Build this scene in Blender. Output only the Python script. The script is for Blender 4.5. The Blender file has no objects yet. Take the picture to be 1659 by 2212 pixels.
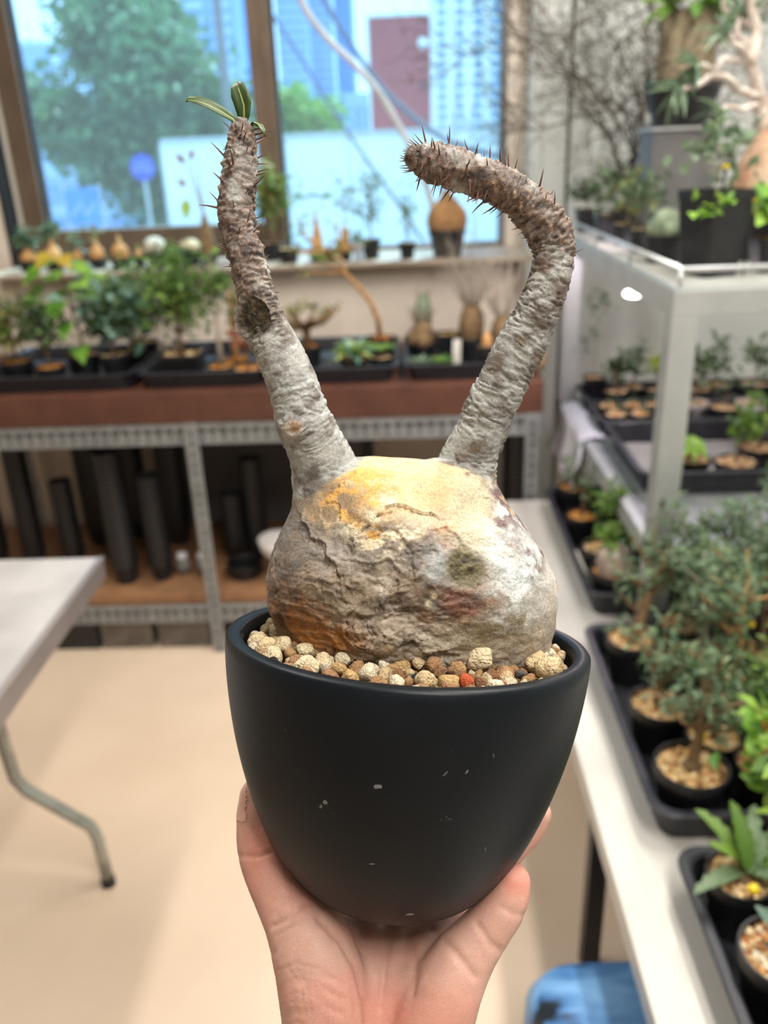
import bpy, bmesh, math, random
import numpy as np
from mathutils import Vector, Matrix, Euler, Quaternion
random.seed(7); RNG = np.random.default_rng(7)
PI = math.pi
SC = bpy.context.scene
COL = SC.collection

# ------------------------------------------------------------------ camera
W, H, F = 1659, 2212, 1800.0
CAM = np.array([0.0, 0.0, 1.4])
_vy = np.array([42.5/F, 784/F, -1.0]); _vy /= np.linalg.norm(_vy)
_yn = (F*F + 42.5*170.5)/784
_vz = -np.array([170.5/F, -_yn/F, -1.0]); _vz /= np.linalg.norm(_vz)
_vz = _vz - _vy*np.dot(_vz, _vy); _vz /= np.linalg.norm(_vz)
_vx = np.cross(_vy, _vz)
MC = np.stack([_vx, _vy, _vz], 0)            # world = MC @ camera-space
def ray(x, y): return MC @ np.array([(x-829.5)/F, -(y-1106)/F, -1.0])
def onY(x, y, Y): r = ray(x, y); return CAM + r*(Y-CAM[1])/r[1]
def onZ(x, y, Z): r = ray(x, y); return CAM + r*(Z-CAM[2])/r[2]
def dep(x, y, d): return CAM + ray(x, y)*d
cd = bpy.data.cameras.new('camera'); cam = bpy.data.objects.new('camera', cd); COL.objects.link(cam)
cd.sensor_fit = 'VERTICAL'; cd.sensor_height = 36.0; cd.lens = F/H*36.0
cd.clip_start = 0.02; cd.clip_end = 500
m4 = Matrix([list(MC[0])+[CAM[0]], list(MC[1])+[CAM[1]], list(MC[2])+[CAM[2]], [0, 0, 0, 1]])
cam.matrix_world = m4
cd.dof.use_dof = True; cd.dof.focus_distance = 0.312; cd.dof.aperture_fstop = 8.6
SC.camera = cam
SC.view_settings.view_transform = 'Standard'; SC.view_settings.look = 'None'
SC.view_settings.gamma = 1.0; SC.view_settings.use_curve_mapping = False
SC.view_settings.exposure = 0.56
SC.cycles.use_denoising = True
SC.cycles.max_bounces = 6; SC.cycles.diffuse_bounces = 3; SC.cycles.glossy_bounces = 3; SC.cycles.transparent_max_bounces = 12
SC.cycles.sample_clamp_indirect = 4.0; SC.cycles.blur_glossy = 1.0
SC.cycles.caustics_reflective = False; SC.cycles.caustics_refractive = False

# ------------------------------------------------------------------ sky, sun, lamps
world = bpy.data.worlds.new('sky'); SC.world = world; world.use_nodes = True
bg = world.node_tree.nodes['Background']
bg.inputs['Color'].default_value = (0.78, 0.91, 1.0, 1); bg.inputs['Strength'].default_value = 1.7
sd = bpy.data.lights.new('sun_offscreen', 'SUN'); sd.energy = 9.0; sd.angle = math.radians(1.2); sd.color = (1, 0.95, 0.86)
sun = bpy.data.objects.new('sun_offscreen', sd); COL.objects.link(sun)
sun.rotation_euler = Vector((-0.35, -0.62, -1.25)).to_track_quat('-Z', 'Y').to_euler()
# the room's ceiling lamps, above the frame (the table leg's two shadows and the lit top of the caudex come from them)
for nm, x, y, wt in (('ceiling_lamp_front_offscreen', 0.45, -0.10, 31), ('ceiling_lamp_right_offscreen', 0.80, 1.45, 33), ('ceiling_lamp_left_offscreen', -0.75, 1.45, 20)):
    ld = bpy.data.lights.new(nm, 'AREA'); ld.shape = 'RECTANGLE'; ld.size = 1.2; ld.size_y = 0.12; ld.energy = wt; ld.color = (1, 0.95, 0.88)
    lo = bpy.data.objects.new(nm, ld); COL.objects.link(lo); lo.location = (x, y, 2.66); lo.rotation_euler = (0, 0, PI/2)

# ------------------------------------------------------------------ helpers
def lin(c):
    return tuple(((v/255.0)/12.92 if v/255.0 <= 0.04045 else (((v/255.0)+0.055)/1.055)**2.4) for v in c)
def link(o, parent=None):
    COL.objects.link(o)
    if parent is not None: o.parent = parent
    return o
def tag(o, label=None, cat=None, group=None, kind=None):
    if label: o['label'] = label
    if cat: o['category'] = cat
    if group: o['group'] = group
    if kind: o['kind'] = kind
    return o
def thing(name, label, cat, loc=(0, 0, 0), rz=0.0, group=None):
    o = bpy.data.objects.new(name, None); o.empty_display_size = 0.02
    link(o); o.location = loc; o.rotation_euler = (0, 0, rz)
    return tag(o, label, cat, group)

class MB:
    """collects faces of one mesh"""
    def __init__(s): s.v = []; s.f = []
    def add(s, vs, fs):
        n = len(s.v); s.v.extend([tuple(p) for p in vs]); s.f.extend([tuple(i+n for i in f) for f in fs]); return s
    def box(s, x0, x1, y0, y1, z0, z1, mtx=None):
        vs = [Vector((x, y, z)) for z in (z0, z1) for (x, y) in ((x0, y0), (x1, y0), (x1, y1), (x0, y1))]
        if mtx is not None: vs = [mtx @ p for p in vs]
        return s.add(vs, [(3, 2, 1, 0), (4, 5, 6, 7), (0, 1, 5, 4), (1, 2, 6, 5), (2, 3, 7, 6), (3, 0, 4, 7)])
    def lathe(s, prof, n=20, c=(0, 0, 0), sx=1.0, sy=1.0, close=True, jit=None):
        vs = []; fs = []
        for i, (r, z) in enumerate(prof):
            for k in range(n):
                a = 2*PI*k/n; rr = r*(jit(a, z) if jit else 1.0)
                vs.append((c[0]+rr*math.cos(a)*sx, c[1]+rr*math.sin(a)*sy, c[2]+z))
        m = len(prof)
        for i in range(m-1):
            for k in range(n):
                k2 = (k+1) % n
                fs.append((i*n+k, i*n+k2, (i+1)*n+k2, (i+1)*n+k))
        if close:
            fs.append(tuple(range(n-1, -1, -1))); fs.append(tuple((m-1)*n+k for k in range(n)))
        return s.add(vs, fs)
    def tube(s, pts, rad, n=8, cap=True):
        pts = [Vector(p) for p in pts]; m = len(pts)
        if not hasattr(rad, '__len__'): rad = [rad]*m
        t0 = (pts[1]-pts[0]).normalized()
        u = t0.orthogonal().normalized(); vs = []; fs = []
        for i, p in enumerate(pts):
            t = (pts[min(i+1, m-1)]-pts[max(i-1, 0)])
            t = t.normalized() if t.length > 1e-9 else t0
            u = (u - t*u.dot(t)); u = u.normalized() if u.length > 1e-6 else t.orthogonal().normalized()
            w = t.cross(u)
            for k in range(n):
                a = 2*PI*k/n
                vs.append(p + (u*math.cos(a)+w*math.sin(a))*rad[i])
        for i in range(m-1):
            for k in range(n):
                k2 = (k+1) % n
                fs.append((i*n+k, i*n+k2, (i+1)*n+k2, (i+1)*n+k))
        if cap:
            fs.append(tuple(range(n-1, -1, -1))); fs.append(tuple((m-1)*n+k for k in range(n)))
        return s.add(vs, fs)
    def leaf(s, base, direc, up, L, wd, curl=0.2, n=5, fold=0.15, shape=(0.35, 0.85, 1.0, 0.75, 0.05)):
        d = Vector(direc).normalized(); u = Vector(up); sd_ = d.cross(u)
        sd_ = sd_.normalized() if sd_.length > 1e-6 else d.orthogonal().normalized(); u = sd_.cross(d).normalized()
        p = Vector(base); vs = []; fs = []; k = len(shape)
        for i in range(k):
            t = i/(k-1); q = p + d*L*t - u*(curl*L*t*t); h = wd*0.5*shape[i]
            vs += [q - sd_*h + u*h*fold*2, q, q + sd_*h + u*h*fold*2]
        for i in range(k-1):
            a = 3*i; fs += [(a, a+1, a+4, a+3), (a+1, a+2, a+5, a+4)]
        return s.add(vs, fs)
    def build(s, name, mat, parent=None, smooth=False, bevel=0.0):
        me = bpy.data.meshes.new(name); me.from_pydata(s.v, [], s.f)
        if bevel > 0:
            bm = bmesh.new(); bm.from_mesh(me)
            bmesh.ops.bevel(bm, geom=list(bm.edges), offset=bevel, segments=2, profile=0.6, affect='EDGES')
            bm.to_mesh(me); bm.free()
        me.update()
        if smooth: me.polygons.foreach_set('use_smooth', [True]*len(me.polygons))
        if mat is not None: me.materials.append(mat)
        return link(bpy.data.objects.new(name, me), parent)

# vectorised value noise ------------------------------------------------------
def _hash(ix, iy, iz, seed):
    h = (ix*374761393 + iy*668265263 + iz*2147483647 + seed*144665).astype(np.int64)
    h = (h ^ (h >> 13))*1274126177 & 0x7fffffff
    h = (h ^ (h >> 16)) & 0xffffff
    return h/float(0xffffff)
def vnoise(P, seed=0):
    P = np.asarray(P); i = np.floor(P).astype(np.int64); f = P-i; f = f*f*(3-2*f); r = 0
    for dx in (0, 1):
        for dy in (0, 1):
            for dz in (0, 1):
                w = (f[:, 0] if dx else 1-f[:, 0])*(f[:, 1] if dy else 1-f[:, 1])*(f[:, 2] if dz else 1-f[:, 2])
                r = r + w*_hash(i[:, 0]+dx, i[:, 1]+dy, i[:, 2]+dz, seed)
    return r*2-1
def fbm(P, freq, octv=4, seed=0, gain=0.5):
    P = np.asarray(P)*freq; r = 0; a = 1.0; n = 0
    for k in range(octv):
        r = r + a*vnoise(P, seed+k*17); n += a; a *= gain; P = P*2.03+11.7
    return r/n
def sstep(a, b, x): t = np.clip((x-a)/(b-a), 0, 1); return t*t*(3-2*t)

# materials --------------------------------------------------------------------
def newmat(name):
    m = bpy.data.materials.new(name); m.use_nodes = True; nt = m.node_tree
    return m, nt, nt.nodes['Principled BSDF']
def N(nt, typ, **kw):
    n = nt.nodes.new(typ)
    for k, v in kw.items():
        if k in n.inputs: n.inputs[k].default_value = v
        else: setattr(n, k, v)
    return n
def ramp(nt, cols, fac):
    r = nt.nodes.new('ShaderNodeValToRGB'); e = r.color_ramp.elements
    while len(e) < len(cols): e.new(0.5)
    for i, (p, c) in enumerate(cols): e[i].position = p; e[i].color = (*c, 1)
    nt.links.new(fac, r.inputs['Fac']); return r.outputs['Color']
def mat(name, c1, c2=None, scale=20.0, rough=0.6, metal=0.0, bump=0.0, bscale=None, spec=0.5, detail=4.0, trans=0.0, coords='Object', p=(0.35, 0.65), sss=0.0):
    m, nt, b = newmat(name)
    c1 = lin(c1); c2 = lin(c2) if c2 else tuple(v*0.85 for v in c1)
    tc = N(nt, 'ShaderNodeTexCoord'); ns = N(nt, 'ShaderNodeTexNoise', Scale=scale, Detail=detail)
    nt.links.new(tc.outputs[coords], ns.inputs['Vector'])
    nt.links.new(ramp(nt, [(p[0], c1), (p[1], c2)], ns.outputs['Fac']), b.inputs['Base Color'])
    b.inputs['Roughness'].default_value = rough; b.inputs['Metallic'].default_value = metal
    b.inputs['Specular IOR Level'].default_value = spec
    if bump:
        n2 = N(nt, 'ShaderNodeTexNoise', Scale=bscale or scale*4, Detail=5.0); nt.links.new(tc.outputs[coords], n2.inputs['Vector'])
        bp = N(nt, 'ShaderNodeBump', Strength=bump, Distance=0.01)
        nt.links.new(n2.outputs['Fac'], bp.inputs['Height']); nt.links.new(bp.outputs['Normal'], b.inputs['Normal'])
    if trans:
        tr = N(nt, 'ShaderNodeBsdfTranslucent'); mx = N(nt, 'ShaderNodeMixShader'); mx.inputs[0].default_value = trans
        src = b.inputs['Base Color'].links[0].from_socket; nt.links.new(src, tr.inputs['Color'])
        out = nt.nodes['Material Output']
        nt.links.new(b.outputs[0], mx.inputs[1]); nt.links.new(tr.outputs[0], mx.inputs[2]); nt.links.new(mx.outputs[0], out.inputs['Surface'])
    return m
def rndmat(name, cols, rough=0.85, bump=0.3, bscale=300.0, island=False, spec=0.3, nz=0.25, nscale=90.0):
    """colour picked per object (or per loose piece), with speckle"""
    m, nt, b = newmat(name)
    if island: g = N(nt, 'ShaderNodeNewGeometry'); fac = g.outputs['Random Per Island']
    else: g = N(nt, 'ShaderNodeObjectInfo'); fac = g.outputs['Random']
    n = len(cols); r = nt.nodes.new('ShaderNodeValToRGB'); r.color_ramp.interpolation = 'CONSTANT'; e = r.color_ramp.elements
    while len(e) < n: e.new(0.5)
    for i, c in enumerate(cols): e[i].position = i/n; e[i].color = (*lin(c), 1)
    nt.links.new(fac, r.inputs['Fac'])
    tc = N(nt, 'ShaderNodeTexCoord'); ns = N(nt, 'ShaderNodeTexNoise', Scale=nscale, Detail=4.0); nt.links.new(tc.outputs['Object'], ns.inputs['Vector'])
    mx = N(nt, 'ShaderNodeMix', data_type='RGBA', blend_type='MULTIPLY'); mx.inputs[0].default_value = 1.0
    v = ramp(nt, [(0.3, (1-nz,)*3), (0.6, (1.0,)*3)], ns.outputs['Fac'])
    nt.links.new(r.outputs['Color'], mx.inputs['A']); nt.links.new(v, mx.inputs['B']); nt.links.new(mx.outputs['Result'], b.inputs['Base Color'])
    b.inputs['Roughness'].default_value = rough; b.inputs['Specular IOR Level'].default_value = spec
    if bump:
        n2 = N(nt, 'ShaderNodeTexNoise', Scale=bscale, Detail=4.0); nt.links.new(tc.outputs['Object'], n2.inputs['Vector'])
        bp = N(nt, 'ShaderNodeBump', Strength=bump, Distance=0.002); nt.links.new(n2.outputs['Fac'], bp.inputs['Height']); nt.links.new(bp.outputs['Normal'], b.inputs['Normal'])
    return m
def colmat(name, rough=0.6, bump=0.4, bscale=1500.0, spec=0.35, nz=0.3, nscale=700.0, sss=0.0, stretch=(1, 1, 1)):
    """colour from the mesh's own colour map, times fine grain"""
    m, nt, b = newmat(name)
    at = N(nt, 'ShaderNodeAttribute', attribute_name='Col')
    tc = N(nt, 'ShaderNodeTexCoord'); mp = N(nt, 'ShaderNodeMapping'); mp.inputs['Scale'].default_value = stretch
    nt.links.new(tc.outputs['Object'], mp.inputs['Vector'])
    ns = N(nt, 'ShaderNodeTexNoise', Scale=nscale, Detail=6.0); nt.links.new(mp.outputs[0], ns.inputs['Vector'])
    mx = N(nt, 'ShaderNodeMix', data_type='RGBA', blend_type='MULTIPLY'); mx.inputs[0].default_value = 1.0
    v = ramp(nt, [(0.25, (1-nz,)*3), (0.65, (1.0+nz*0.3,)*3)], ns.outputs['Fac'])
    nt.links.new(at.outputs['Color'], mx.inputs['A']); nt.links.new(v, mx.inputs['B']); nt.links.new(mx.outputs['Result'], b.inputs['Base Color'])
    b.inputs['Roughness'].default_value = rough; b.inputs['Specular IOR Level'].default_value = spec
    if sss:
        b.inputs['Subsurface Weight'].default_value = sss; b.inputs['Subsurface Radius'].default_value = (1.0, 0.35, 0.2); b.inputs['Subsurface Scale'].default_value = 0.004
    n2 = N(nt, 'ShaderNodeTexNoise', Scale=bscale, Detail=5.0); nt.links.new(mp.outputs[0], n2.inputs['Vector'])
    bp = N(nt, 'ShaderNodeBump', Strength=bump, Distance=0.0006); nt.links.new(n2.outputs['Fac'], bp.inputs['Height']); nt.links.new(bp.outputs['Normal'], b.inputs['Normal'])
    return m

M_WALL = mat('wall_paint', (226, 214, 200), (214, 202, 188), 3.0, 0.85)
M_WALLR = mat('wall_panel_grey', (206, 209, 206), (190, 194, 192), 2.0, 0.7)
M_FLOOR = mat('floor_epoxy', (226, 205, 182), (214, 192, 168), 2.2, 0.34, bump=0.04, bscale=6.0)
M_CEIL = mat('ceiling_paint', (225, 225, 222), None, 3.0, 0.9)
M_FRAME = mat('bronze_frame', (116, 98, 82), (98, 82, 68), 6.0, 0.45, metal=0.25)
M_FRAMEG = mat('grey_frame', (120, 118, 118), None, 6.0, 0.4, metal=0.3)
M_DARK = mat('dark_gasket', (30, 28, 27), None, 6.0, 0.6)
M_SILL = mat('sill_board', (176, 158, 138), (150, 134, 116), 8.0, 0.5)
M_BLACKP = mat('black_plastic', (20, 21, 24), (28, 29, 32), 30.0, 0.42)
M_TRAY = mat('tray_plastic', (30, 31, 37), (42, 43, 50), 25.0, 0.45)
M_ALU = mat('painted_steel', (190, 195, 195), (176, 182, 183), 10.0, 0.4, metal=0.35)
M_STEEL = mat('slotted_steel', (150, 154, 156), (130, 134, 137), 30.0, 0.5, metal=0.35)
M_WHITE = mat('white_board', (200, 197, 190), (188, 184, 177), 4.0, 0.45)
M_BROWN = mat('brown_timber', (92, 56, 42), (78, 46, 34), 14.0, 0.55)
M_WOOD = mat('shelf_wood', (152, 112, 78), (122, 88, 60), 10.0, 0.6)

# ================================================================== the setting
def struct(name, mb, m, parent=None, bevel=0.0, smooth=False):
    o = mb.build(name, m, parent, bevel=bevel, smooth=smooth)
    if parent is None: o['kind'] = 'structure'
    return o
XL, XR, YB, YW, ZC = -2.6, 1.9, -2.2, 3.1, 2.7
struct('floor', MB().box(XL, XR, YB, YW+0.2, -0.1, 0), M_FLOOR)
struct('ceiling', MB().box(XL-0.1, XR+0.1, YB-0.1, YW+0.2, ZC, ZC+0.1), M_CEIL)
struct('wall_left', MB().box(XL-0.1, XL, YB, YW+0.2, 0, ZC), M_WALL)
struct('wall_right', MB().box(XR, XR+0.1, YB, YW+0.2, 0, ZC), M_WALLR)
struct('wall_front', MB().box(XL, XR, YB-0.1, YB, 0, ZC), M_WALL)
WX0, WX1, WZ0, WZ1 = -1.345, 0.345, 1.06, 2.42
wb = MB()
wb.box(XL, WX0, YW-0.06, YW+0.2, 0, ZC); wb.box(WX1, XR, YW-0.02, YW+0.2, 0, ZC)
wb.box(WX0, WX1, YW-0.30, YW+0.2, 0, WZ0); wb.box(WX0, WX1, YW-0.02, YW+0.2, WZ1, ZC)
struct('wall_back', wb, M_WALL)
struct('trim_1', MB().box(0.41, 0.53, 2.98, YW-0.02, 0, ZC), M_WALLR)          # pier beside the window
struct('trim_2', MB().box(0.545, 1.7, 3.0, YW-0.02, 0.0, ZC), M_WALLR)           # grey wall panel behind the plants
struct('trim_3', MB().box(XL, WX0-0.02, 2.96, YW-0.06, 0, ZC), M_WALL)           # pier left of the window
struct('trim_4', MB().box(WX0-0.02, WX1+0.06, 2.735, YW-0.02, WZ0, WZ0+0.015), M_SILL, bevel=0.004)   # window ledge

m, nt, b = newmat('window_glass')
tr = N(nt, 'ShaderNodeBsdfTransparent'); tr.inputs['Color'].default_value = (0.66, 0.86, 1.0, 1)
gl = N(nt, 'ShaderNodeBsdfGlossy', Roughness=0.02); mx = N(nt, 'ShaderNodeMixShader'); mx.inputs[0].default_value = 0.04
du = N(nt, 'ShaderNodeBsdfTranslucent'); du.inputs['Color'].default_value = (.85, .95, 1, 1); m0 = N(nt, 'ShaderNodeMixShader'); m0.inputs[0].default_value = .03   # dust film, put in to veil the view in pale haze
nt.links.new(tr.outputs[0], m0.inputs[1]); nt.links.new(du.outputs[0], m0.inputs[2]); tr = m0
nt.links.new(tr.outputs[0], mx.inputs[1]); nt.links.new(gl.outputs[0], mx.inputs[2]); nt.links.new(mx.outputs[0], nt.nodes['Material Output'].inputs['Surface'])
M_GLASS = m
def win(name, x0, x1, z0, z1, fl, fr, fb, ft, mfr, mr=None):
    y0, y1 = YW-0.03, YW+0.05
    root = bpy.data.objects.new(name, None); link(root); root['kind'] = 'structure'
    root.location = (x0, y0, z0); ox, oy, oz = x0, y0, z0
    def part(nm, a0, a1, c0, c1, mm, d0=y0, d1=y1, bev=0.003):
        return MB().box(a0-ox, a1-ox, d0-oy, d1-oy, c0-oz, c1-oz).build(nm, mm, root, bevel=bev)
    part('window_stile', x0, x0+fl, z0, z1, mfr); part('window_stile', x1-fr, x1, z0, z1, mr or mfr)
    part('window_bottom_rail', x0+fl, x1-fr, z0, z0+fb, mfr); part('window_top_rail', x0+fl, x1-fr, z1-ft, z1, mfr)
    part('window_gasket', x0+fl, x0+fl+0.008, z0+fb, z1-ft, M_DARK, YW-0.005, YW+0.03, 0)
    part('window_pane', x0+fl, x1-fr, z0+fb, z1-ft, M_GLASS, YW+0.008, YW+0.014, 0)
    return root
zl = WZ0+0.015
win('window_1', -1.345, -0.455, zl, WZ1, 0.075, 0.04, 0.105, 0.06, M_FRAME)
win('window_2', -0.455, 0.345, zl, WZ1, 0.035, 0.02, 0.012, 0.06, M_FRAME, M_FRAMEG)
M_BLACKFR = M_DARK
struct('trim_5', MB().box(-1.362, -1.347, 2.955, 3.09, zl, WZ1), M_DARK)

M_HOUS = mat('white_plastic', (235, 235, 235), None, 5, 0.4)

# ================================================================== the held plant
# pot frame : x right, y away from the holder, z along the pot's axis ; origin at the pot's base
PR, PH, PB, PK, PD = 0.0743, 0.1059, 0.0318, 1.6559, 0.345
_tx, _be = 0.0636, 0.0987
_a = np.array([math.sin(_tx), math.cos(_tx)*math.cos(_be), math.cos(_tx)*math.sin(_be)])
_c0 = np.array([(880.25-829.5)/F*PD, -(1372.3-1106)/F*PD, -PD]) - _a*PH
_lx = np.cross(_a, [0, 0, 1.0]); _lx /= np.linalg.norm(_lx); _ly = np.cross(_a, _lx)
LM = np.stack([MC@_lx, MC@_ly, MC@_a], 1)      # columns: local axes in world
LO = CAM + MC@_c0
pm = Matrix([list(LM[0])+[LO[0]], list(LM[1])+[LO[1]], list(LM[2])+[LO[2]], [0, 0, 0, 1]])
def LP(px, py, y0=0.0):
    """point of the plant's own frame, at its depth y0 behind the pot's axis"""
    o = LM.T@(CAM-LO); d = LM.T@ray(px, py); return o + d*(y0-o[1])/d[1]
PXM = 1.0/5217.0   # metres for one pixel at the plant
plant = thing('potted_caudex_plant', 'bulbous grey caudex plant with two upright branches in black pot held by hand', 'potted plant')
plant.matrix_world = pm

# ---- pot
M_POT = mat('matte_black_pot', (8, 15, 21), (12, 19, 25), 40.0, 0.42, bump=0.03, bscale=500.0, spec=0.2)
def scratches(m):
    nt = m.node_tree; b = nt.nodes['Principled BSDF']; tc = N(nt, 'ShaderNodeTexCoord')
    src = b.inputs['Base Color'].links[0].from_socket
    n1 = N(nt, 'ShaderNodeTexNoise', Scale=55.0, Detail=2.0); n2 = N(nt, 'ShaderNodeTexNoise', Scale=420.0, Detail=3.0, Distortion=1.5)
    for n in (n1, n2): nt.links.new(tc.outputs['Object'], n.inputs['Vector'])
    a = N(nt, 'ShaderNodeMath', operation='MULTIPLY'); nt.links.new(n1.outputs['Fac'], a.inputs[0]); nt.links.new(n2.outputs['Fac'], a.inputs[1])
    c = ramp(nt, [(0.47, (0, 0, 0)), (0.52, (1, 1, 1))], a.outputs[0])
    mx = N(nt, 'ShaderNodeMix', data_type='RGBA'); nt.links.new(c, mx.inputs[0]); nt.links.new(src, mx.inputs['A']); mx.inputs['B'].default_value = (0.16, 0.17, 0.17, 1)
    nt.links.new(mx.outputs['Result'], b.inputs['Base Color'])
scratches(M_POT)
def potr(s): return PB+(PR-PB)*(1-(1-s)**PK)**(1/PK)
prof = [(0.0005, 0.004), (PB*0.8, 0.004), (PB*0.93, 0.0)] + [(potr(s), PH*s) for s in np.linspace(0, 1, 34)**1.6]
prof[2] = (PB-0.003, 0.0005)
prof = prof[:-1] + [(PR-0.0002, PH-0.0012), (PR-0.0012, PH), (PR-0.0058, PH), (PR-0.0066, PH-0.001), (PR-0.0070, PH-0.006), (PR-0.012, PH-0.04), (PR-0.03, 0.012), (0.0005, 0.01)]
pot = MB().lathe(prof, 96, close=False).build('planter_pot', M_POT, plant, smooth=True)
pot['label'] = 'matte black tapered planter with rounded base'
M_CHIP = mat('pale_scuff', (120, 122, 118), (86, 90, 88), 400.0, 0.8)
def pot_mark(px, py, w, h, rot):
    o = LM.T@(CAM-LO); d = LM.T@ray(px, py); t = 0.2
    for k in range(4000):
        p = o+d*t; s = min(max(p[2]/PH, 1e-4), 1)
        if math.hypot(p[0], p[1]) < potr(s)+0.00012: break
        t += 0.0001
    n = Vector((p[0], p[1], -0.012)).normalized(); q = n.to_track_quat('Z', 'Y').to_matrix()@Matrix.Rotation(rot, 3, 'Z')
    mb = MB(); k = 9
    mb.add([Vector(p)+n*0.0001]+[Vector(p)+n*0.00005+q@Vector((math.cos(2*PI*i/k)*w*random.uniform(.6, 1.1), math.sin(2*PI*i/k)*h*random.uniform(.6, 1.1), 0)) for i in range(k)], [(0, 1+i, 1+(i+1) % k) for i in range(k)])
    mb.build('scuff_mark', M_CHIP, plant)
for a_ in ((815, 1699, .0021, .0010, 0.2), (702, 1733, .0011, .0014, -.5), (693, 1742, .0006, .0012, -.6), (963, 1670, .0016, .0003, .9), (1008, 1668, .0012, .0004, 1.1), (1048, 1835, .0015, .0002, -1.2), (1066, 1632, .0010, .0003, -1.2), (885, 1975, .0020, .0006, .1), (803, 1866, .0014, .0003, .2)): pot_mark(*a_)

# ---- trunk : caudex body and two branches as one continuous surface
BR_L = [(720, 1090, 112, .012), (708, 1045, 165, .010), (698, 1000, 140, .006), (676, 950, 124, .003), (656, 913, 124, .001), (646, 877, 112, 0), (637, 841, 107, 0), (622, 805, 104, 0), (606, 769, 101, 0), (586, 733, 99, 0), (568, 696, 93, 0),
        (555, 648, 80, 0), (547, 608, 77, 0), (537, 572, 73, 0), (527, 536, 71, .001), (517, 500, 74, .001), (508, 463, 76, .001), (512, 427, 74, .001), (516, 391, 73, .002), (518, 355, 70, .002), (524, 319, 64, .003), (522, 290, 52, .003), (522, 276, 44, .003)]
BR_R = [(1000, 1080, 112, .016), (1002, 1035, 150, .014), (1014, 985, 122, .012), (1036, 941, 111, .010), (1060, 880, 110, .008), (1085, 827, 107, .006), (1124, 749, 106, .004), (1153, 690, 95, .002), (1173, 647, 88, 0), (1186, 605, 85, 0), (1196, 569, 82, 0), (1198, 530, 88, 0),
        (1186, 496, 92, -.001), (1165, 470, 88, -.002), (1138, 443, 82, -.003), (1099, 410, 77, -.004), (1052, 388, 75, -.005), (999, 370, 76, -.006), (955, 356, 79, -.007), (922, 347, 72, -.008), (905, 342, 52, -.008)]
def branch_curve(B, n=160):
    P = np.array([LP(x, y, d) for x, y, w, d in B]); r = np.array([w*0.5*PXM for x, y, w, d in B])
    seg = np.r_[0, np.cumsum(np.linalg.norm(np.diff(P, axis=0), axis=1))]
    t = np.linspace(0, seg[-1], n)
    C = np.stack([np.interp(t, seg, P[:, k]) for k in range(3)], 1); R = np.interp(t, seg, r)
    ker = np.ones(9)/9
    def sm(a): return np.convolve(np.r_[np.full(4, a[0]), a, np.full(4, a[-1])], ker, 'valid')
    C2 = np.stack([sm(C[:, k]) for k in range(3)], 1); C2[:3] = C[:3]; C2[-4:] = C[-4:]; R = sm(R)
    return C2, R, t
CL, RL, TL = branch_curve(BR_L); CR, RR, TR = branch_curve(BR_R)
BODY = [(989, 760, 960, .008, .012), (997, 715, 1000, .015, .012), (1012, 668, 1048, .021, .012), (1040, 636, 1070, .027, .012), (1092, 631, 1096, .033, .012), (1151, 608, 1142, .038, .012), (1193, 590, 1170, .041, .012), (1244, 580, 1190, .043, .012),
        (1299, 585, 1197, .044, .012), (1341, 601, 1195, .043, .012), (1396, 625, 1182, .040, .012), (1450, 680, 1130, .033, .012), (1480, 760, 1050, .02, .012)]
bodyM = MB(); nb = 64; rings = []
for (y, xl, xr, sdp, yc) in BODY:
    A = LP(xl, y, yc); B = LP(xr, y, yc); c = (A+B)/2; hx = (B-A)/2
    for k in range(nb):
        a = 2*PI*k/nb; ca, sa = math.cos(a), math.sin(a)
        e = 0.88; ca = math.copysign(abs(ca)**e, ca); sa = math.copysign(abs(sa)**e, sa)
        bodyM.v.append(tuple(c + hx*ca + np.array([0, 1, 0])*sdp*sa))
for i in range(len(BODY)-1):
    for k in range(nb):
        k2 = (k+1) % nb; bodyM.f.append((i*nb+k, i*nb+k2, (i+1)*nb+k2, (i+1)*nb+k))
bodyM.f.append(tuple(range(nb-1, -1, -1))); bodyM.f.append(tuple((len(BODY)-1)*nb+k for k in range(nb)))
for C_, R_ in ((CL, RL), (CR, RR)):
    bodyM.tube([tuple(c) for c in C_], list(R_), 24)
    bodyM.lathe([(0.0002, -0.9*R_[-1]), (0.7*R_[-1], -0.6*R_[-1]), (0.98*R_[-1], 0), (0.7*R_[-1], 0.6*R_[-1]), (0.0002, 0.8*R_[-1])], 16, c=tuple(C_[-1]))
# old pruning knob on the left branch
kp = LP(632, 925, -.009); bodyM.tube([tuple(LP(650, 915, .002)), tuple(LP(636, 922, -.008)), tuple(LP(631, 927, -.0135))], [.010, .0065, .0032], 12)
kp2 = LP(545, 688, -.006); bodyM.tube([tuple(LP(570, 690, .002)), tuple(LP(543, 688, -.007))], [.0100, .0090], 16)

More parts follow.
